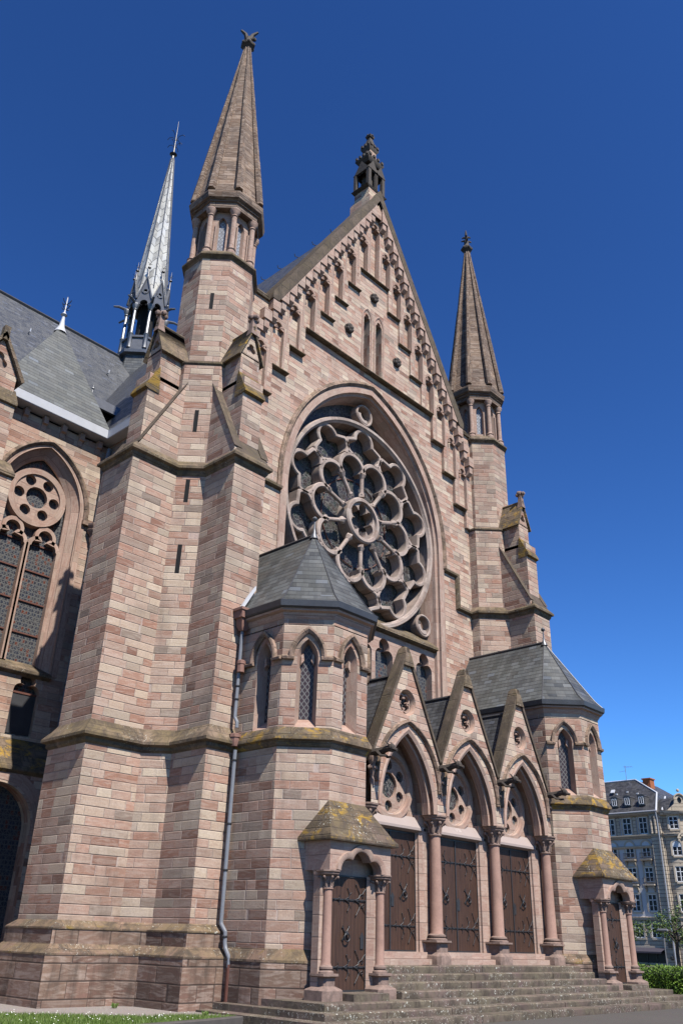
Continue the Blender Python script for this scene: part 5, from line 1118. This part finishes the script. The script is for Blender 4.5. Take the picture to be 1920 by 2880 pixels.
# ================================================================ corner apartment house across the street
BX = 66
MA['stucco'] = plain('grey_stucco', (.50, .495, .50), .12, .9, 1.2, bump=.1)
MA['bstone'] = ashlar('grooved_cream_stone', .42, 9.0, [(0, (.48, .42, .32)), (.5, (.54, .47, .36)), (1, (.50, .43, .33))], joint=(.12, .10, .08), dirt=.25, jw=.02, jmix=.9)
MA['white'] = plain('white_window_paint', (.75, .75, .75), .1, .5, bump=0)
MA['pane'] = plain('dark_window_pane', (.018, .02, .026), .3, .25, 2, bump=0); MA['pane'].node_tree.nodes['Principled BSDF'].inputs['Specular IOR Level'].default_value = .15
MA['brick'] = plain('orange_brick', (.33, .11, .045), .4, .9, 5)
MA['awn'] = plain('dark_awning_cloth', (.045, .04, .055), .2, .8)
MA['shut'] = plain('pale_roller_shutter', (.55, .57, .60), .1, .6)
MA['bslate'] = slate('building_slate', (.045, .043, .045), .22, .34)
AB = empty('apartment_building', (BX, 23, -GZ), 'cream stone and grey corner apartment building with slate mansard across the street', 'building')
ZE = 12.05
bm_ = MB(); bm_.box(BX, BX+14, 21.1, 45, -GZ, ZE-.1); WB = bm_.build('stucco_wall', 'stucco', AB)
q = MB(); q.box(BX-.35, BX+14, 20.1, 21.15, -GZ, ZE-.2); q.box(BX-.12, BX+14, 20.0, 20.1, -GZ, ZE-.2); q.build('stone_pier', 'bstone', AB)
q = MB(); q.box(BX-.10, BX+.0, 21.15, 45, -GZ, 2.35); q.build('rusticated_ground_floor', 'bstone', AB)
# rounded corner bay
CBX, CBY, CR_ = BX+2.3, 19.55, 2.3
q = MB(); q.oct(CBX, CBY, [(-GZ, CR_), (ZE-.2, CR_)], n=24, a0=0); q.build('round_corner_bay', 'bstone', AB)
q = MB(); q.box(BX+2.3, BX+16, 17.3, 20.05, -GZ, ZE-.2); q.build('side_wing', 'bstone', AB)
q = MB()
for z0, z1, d in ((2.30, 2.62, .25), (9.62, 9.95, .45), (8.72, 8.95, .22), (ZE-.35, ZE-.05, .55)):
    q.loft([[(BX-.35-.6*d, y, z) if 0 else (BX-dd, y, z) for y in (45, 20.0)] for dd, z in ((0, z0), (d*.6, z0+.03), (d, z1-.08), (d, z1), (0, z1+.05))], False)
q.build('cornice', 'bstone', AB)
q = MB()
for z0, z1, d in ((2.30, 2.62, .2), (9.62, 9.95, .3), (ZE-.45, ZE-.05, .5)): q.oct(CBX, CBY, [(z0, CR_), (z0+.05, CR_+d*.6), (z1-.06, CR_+d), (z1, CR_+d), (z1+.06, CR_)], n=24, a0=0)
q.build('bay_cornice', 'bstone', AB)
def win(y0, y1, z0, z1, x=BX, arch=False, shutter=False, name='window', par=AB, frame=None, cols=2, rows=2):
    fr = frame or Fr((x, 0), (0, -1), (1, 0)); a, b = (-y1, -y0) if not frame else (y0, y1); c = (a+b)/2; H = (b-a)/2
    top = arc(c, z1-H, H, 0, 180, 10) if arch else [(b, z1), (a, z1)]
    P = [(a, z0), (b, z0)]+top
    m = MB(); m.sweep(fr, P+[P[0]], [(0, -.03), (.065, -.03), (.065, .06), (0, .06)]); m.sweep(fr, P+[P[0]], [(0, -.08), (0, .0), (-.16, .0), (-.16, -.08)], m=1)
    for i in range(1, cols): u = a+(b-a)*i/cols; m.box(0, 0, 0, 0, 0, 0) if 0 else m.sweep(fr, [(u, z0+.08), (u, z1-.08)], [(-.032, -.04), (.032, -.04), (.032, .02), (-.032, .02)])
    zt = z0+(z1-z0)*.66; m.sweep(fr, [(a+.08, zt), (b-.08, zt)], [(-.032, -.04), (.032, -.04), (.032, .02), (-.032, .02)])
    for cc in range(cols):
        u0, u1 = a+(b-a)*cc/cols, a+(b-a)*(cc+1)/cols
        z = z0+(zt-z0)*.5; m.sweep(fr, [(u0+.05, z), (u1-.05, z)], [(-.014, -.03), (.014, -.03), (.014, .02), (-.014, .02)])
    o = m.build(name, ['white', 'bstone'], par)
    if par is AB:
        g = MB(); g.plate(fr, P, d=-.012); g.build('pane', 'pane', o)
        if shutter: g = MB(); g.plate(fr, [(a+.06, z1-(z1-z0)*.42), (b-.06, z1-(z1-z0)*.42)]+([(x_, z_-.05) for x_, z_ in top]), d=-.05); g.build('roller_shutter', 'shut', o)
    return o
def balc(y0, y1, z, x=BX):
    b = MB(); b.box(x-.55, x, y0-.15, y1+.15, z-.12, z)
    for e in (y0-.05, y1-.05): b.loft([[(x-.4, e, z-.12), (x, e, z-.12), (x, e, z-.7)], [(x-.4, e+.14, z-.12), (x, e+.14, z-.12), (x, e+.14, z-.7)]], True, True, True)
    bo = b.build('balcony', 'bstone', AB); r_ = MB()
    n = 9
    for i in range(n+1): y = y0-.1+(y1-y0+.2)*i/n; r_.tube((x-.5, y, z), (x-.5, y, z+.55), .018, n=4)
    r_.tube((x-.5, y0-.1, z+.55), (x-.5, y1+.1, z+.55), .025, n=4); r_.tube((x-.5, y0-.1, z+.12), (x-.5, y1+.1, z+.12), .02, n=4); r_.build('iron_railing', 'iron', bo)
for y0, y1 in ((21.54, 22.39), (23.22, 24.1), (25.0, 25.85), (26.7, 27.5), (28.4, 29.2)):
    win(y0, y1, 10.05, 11.62); win(y0, y1, 7.9, 9.36, arch=True, shutter=True); win(y0, y1, 5.68, 7.0); win(y0, y1, 3.12, 4.62)
    balc(y0, y1, 7.72); balc(y0, y1, 5.48)
for y0, y1 in ((21.5, 22.4), (23.15, 24.05), (25, 25.9)): win(y0, y1, .86, 2.1, x=BX-.1, arch=True)
for i, y in enumerate((22.85, 24.6)): q = MB(); q.box(BX-.1, BX, y-.16, y+.16, 9.98, 11.7); q.build('pilaster', 'bstone', AB)
for y in (20.55, 20.95): q = MB(); q.lathe(BX-.42, y, [(.17, 9.98), (.15, 10.2), (.15, 11.4), (.2, 11.65)], 10); q.build('loggia_column', 'bstone', AB)
for az in (196, 238):     # windows of the rounded corner
    ca, sa = math.cos(R(az)), math.sin(R(az)); o_ = (CBX+CR_*1.0*ca, CBY+CR_*1.0*sa); fr = Fr(o_, (-sa*1, ca*1) if 0 else (-sa, ca), (-ca, -sa))
    for z0, z1, a_ in ((10.35, 11.5, False), (7.95, 9.3, True), (5.65, 7.0, False), (3.1, 4.6, False), (.8, 2.1, False)):
        win(-.42, .42, z0, z1, frame=fr, arch=a_, shutter=a_)
# roof: steep mansard with hipped end, bay roof and gable front
q = MB(); rx = BX+4.2; zr = 15.58
A_, B_, C_, D_ = (BX-.55, 45, ZE), (BX-.55, 20.15, ZE), (BX+2.0, 20.6, 14.0), (BX+2.0, 45, 14.0)
q.f([(BX-.5, 45, ZE), (BX-.5, 20.25, ZE), (BX+1.0, 20.6, 13.95), (BX+3.2, 23.2, zr), (BX+3.2, 45, zr)]) if 0 else None
q.f([(BX-.5, 45, ZE), (BX-.5, 20.25, ZE), (BX+1.35, 20.75, 14.0), (BX+2.95, 23.55, 15.72), (BX+2.95, 45, 15.72)])
q.f([(BX-.5, 20.25, ZE), (BX+1.35, 20.75, 14.0), (BX+8, 20.75, 14.0), (BX+8, 20.2, ZE)]); q.f([(BX+1.35, 20.75, 14.0), (BX+2.95, 23.55, 15.72), (BX+8, 23.5, 15.72), (BX+8, 20.75, 14.0)])
RF = q.build('mansard_roof', 'bslate', AB)
q = MB(); q.oct(CBX, CBY, [(ZE, CR_-.1), (ZE+.9, CR_-.45), (13.35, CR_-1.0)], n=16, a0=0, cap1=True); q.build('bay_roof', 'bslate', AB)
q = MB()
for P in ([(BX-.5, 20.25, ZE+.02), (BX+1.35, 20.75, 14.03), (BX+2.95, 23.55, 15.75), (BX+2.95, 45, 15.75)], [(BX+.1, 19.9, ZE+.1), (BX+1.5, 20.0, 13.6)]): q.path(P, .09, 6)
q.build('zinc_hip', 'pale', AB)
q = MB(); q.path([(BX-.6, 45, ZE), (BX-.6, 20.2, ZE)], .09, 6); q.path([(BX-.6, 20.3, ZE), (BX-.45, 20.3, ZE-.8), (BX-.45, 20.3, -GZ)], .07, 6); q.build('gutter_pipe', 'zinc', AB)
for y in (24.75, 23.35, 21.85, 26.3):   # dormers
    q = MB(); x = BX-.02; q.box(x, x+1.4, y-.36, y+.36, 12.72, 13.62); q.extr([(x-.05, y-.40, 13.6)]+[(x-.05, y-.40*math.cos(t*PI/8), 13.6+.20*math.sin(t*PI/8)) for t in range(9)], (1.9, 0, 0)); dmo = q.build('dormer', 'leadd', AB)
    fr = Fr((x, 0), (0, -1), (1, 0)); q = MB(); q.plate(fr, rect(-y-.25, -y+.25, 12.86, 13.56), d=-.015); q.build('dormer_pane', 'pane', dmo)
    q = MB(); a, b = -y-.25, -y+.25
    q.sweep(fr, [(a, 12.86), (b, 12.86), (b, 13.56), (a, 13.56), (a, 12.86)], [(0, -.04), (.06, -.04), (.06, 0), (0, 0)]); q.sweep(fr, [(-y, 12.86), (-y, 13.56)], [(-.03, -.04), (.03, -.04), (.03, 0), (-.03, 0)]); q.build('dormer_frame', 'white', dmo)
for y, t in ((25.1, .62), (24.0, .72), (22.8, .55)):
    q = MB(); xx = BX+1.35+1.5*(t-.5); zz_ = 14.0+1.6*(t-.5); q.box(xx-.12, xx+.05, y-.09, y+.09, zz_-.05, zz_+.10); q.build('roof_vent', 'pale', AB)
q = MB(); xx, zz_ = BX+1.05, 14.1-.3; q.loft([[(BX+1.45, 25.35, 14.35), (BX+1.45, 25.75, 14.35), (BX+1.75, 25.75, 14.68), (BX+1.75, 25.35, 14.68)], [(BX+1.38, 25.35, 14.42), (BX+1.38, 25.75, 14.42), (BX+1.68, 25.75, 14.75), (BX+1.68, 25.35, 14.75)]], True, True, True); q.build('skylight', 'pale', AB)
q = MB(); q.box(BX+3.2, BX+4.2, 22.1, 22.9, 13.8, 15.75); q.box(BX+3.1, BX+4.3, 22.0, 23.0, 15.75, 15.86); q.build('chimney', 'brick', AB)
q = MB(); q.tube((BX+2.9, 24.5, 15.7), (BX+2.9, 24.5, 17.3), .025, n=4); q.tube((BX+2.9, 23.7, 17.1), (BX+2.9, 24.7, 17.2), .015, n=4); q.tube((BX+2.9, 24.5, 16.75), (BX+2.9, 25.2, 16.7), .015, n=4)
for i in range(5): q.tube((BX+2.7, 23.75+i*.2, 17.1), (BX+3.1, 23.75+i*.2, 17.1), .01, n=4)
q.build('roof_aerial', 'lampg', AB)
az = 216; ca, sa = math.cos(R(az)), math.sin(R(az)); fr = Fr((CBX+CR_*1.02*ca, CBY+CR_*1.02*sa), (-sa, ca), (-ca, -sa))
gp = [(-1.25, ZE), (1.25, ZE), (.55, ZE+.6)]+[(.45*math.cos(R(t)), ZE+1.05+.5*math.sin(R(t))) for t in range(0, 181, 20)]+[(-.55, ZE+.6)]
ov = [(.2*math.cos(t*PI/8), ZE+.95+.3*math.sin(t*PI/8)) for t in range(16)]
q = MB(); q.plate(fr, gp, [ov]); q.rev(fr, gp, 0, .5); q.rev(fr, ov, 0, .2); q.sweep(fr, [(.55*math.cos(R(t)), ZE+1.05+.55*math.sin(R(t))) for t in range(-5, 186, 19)], [(0, -.12), (.1, -.12), (.1, .3), (0, .3)]); p_ = fr(0, ZE+1.8, .1); q.sphere((p_[0], p_[1], p_[2]+.08), .16, 8)
go = q.build('ornate_gable', 'bstone', AB); q = MB(); q.plate(fr, ov, d=.15); q.build('oval_pane', 'pane', go)
q = MB()
for z in (9.5,): q.sweep(fr, arc(0, 9.35, .75, 10, 170, 10), [(0, -.25), (.14, -.25), (.14, .05), (0, .05)]); q.box(0, 0, 0, 0, 0, 0) if 0 else None
for i in range(14): a = rnd.uniform(0, PI); p_ = fr(.6*math.cos(a), 9.2+.55*math.sin(a), -.12); q.sphere(p_, .13, 6)
q.build('carved_pediment', 'bstone', AB)
q = MB(); q.loft([[(BX-.1, 21.2, .05), (BX-.1, 27, .05)], [(BX-1.3, 21.2, -.28), (BX-1.3, 27, -.28)], [(BX-1.3, 21.2, -.42), (BX-1.3, 27, -.42)]], False); q.build('shop_awning', 'awn', AB)
q = MB(); q.box(BX-.14, BX-.1, 21.3, 26.5, -1.2, -.05); SH = q.build('shop_front', 'pane', AB)
for y in (22.2, 23.1, 24.4): q = MB(); q.box(BX-.2, BX-.14, y-.04, y+.04, -1.25, -.05); q.build('shop_mullion', 'iron', SH)
q = MB(); q.box(BX-.5, BX-.36, 20.5, 20.8, .05, .62); q.build('wall_lantern', 'iron', AB)
q = MB(); q.lathe(BX-.40, 20.6, [(.02, -.95), (.16, -.85), (.16, -.65), (.02, -.55)], 10); q.build('round_plaque', 'iron', AB)
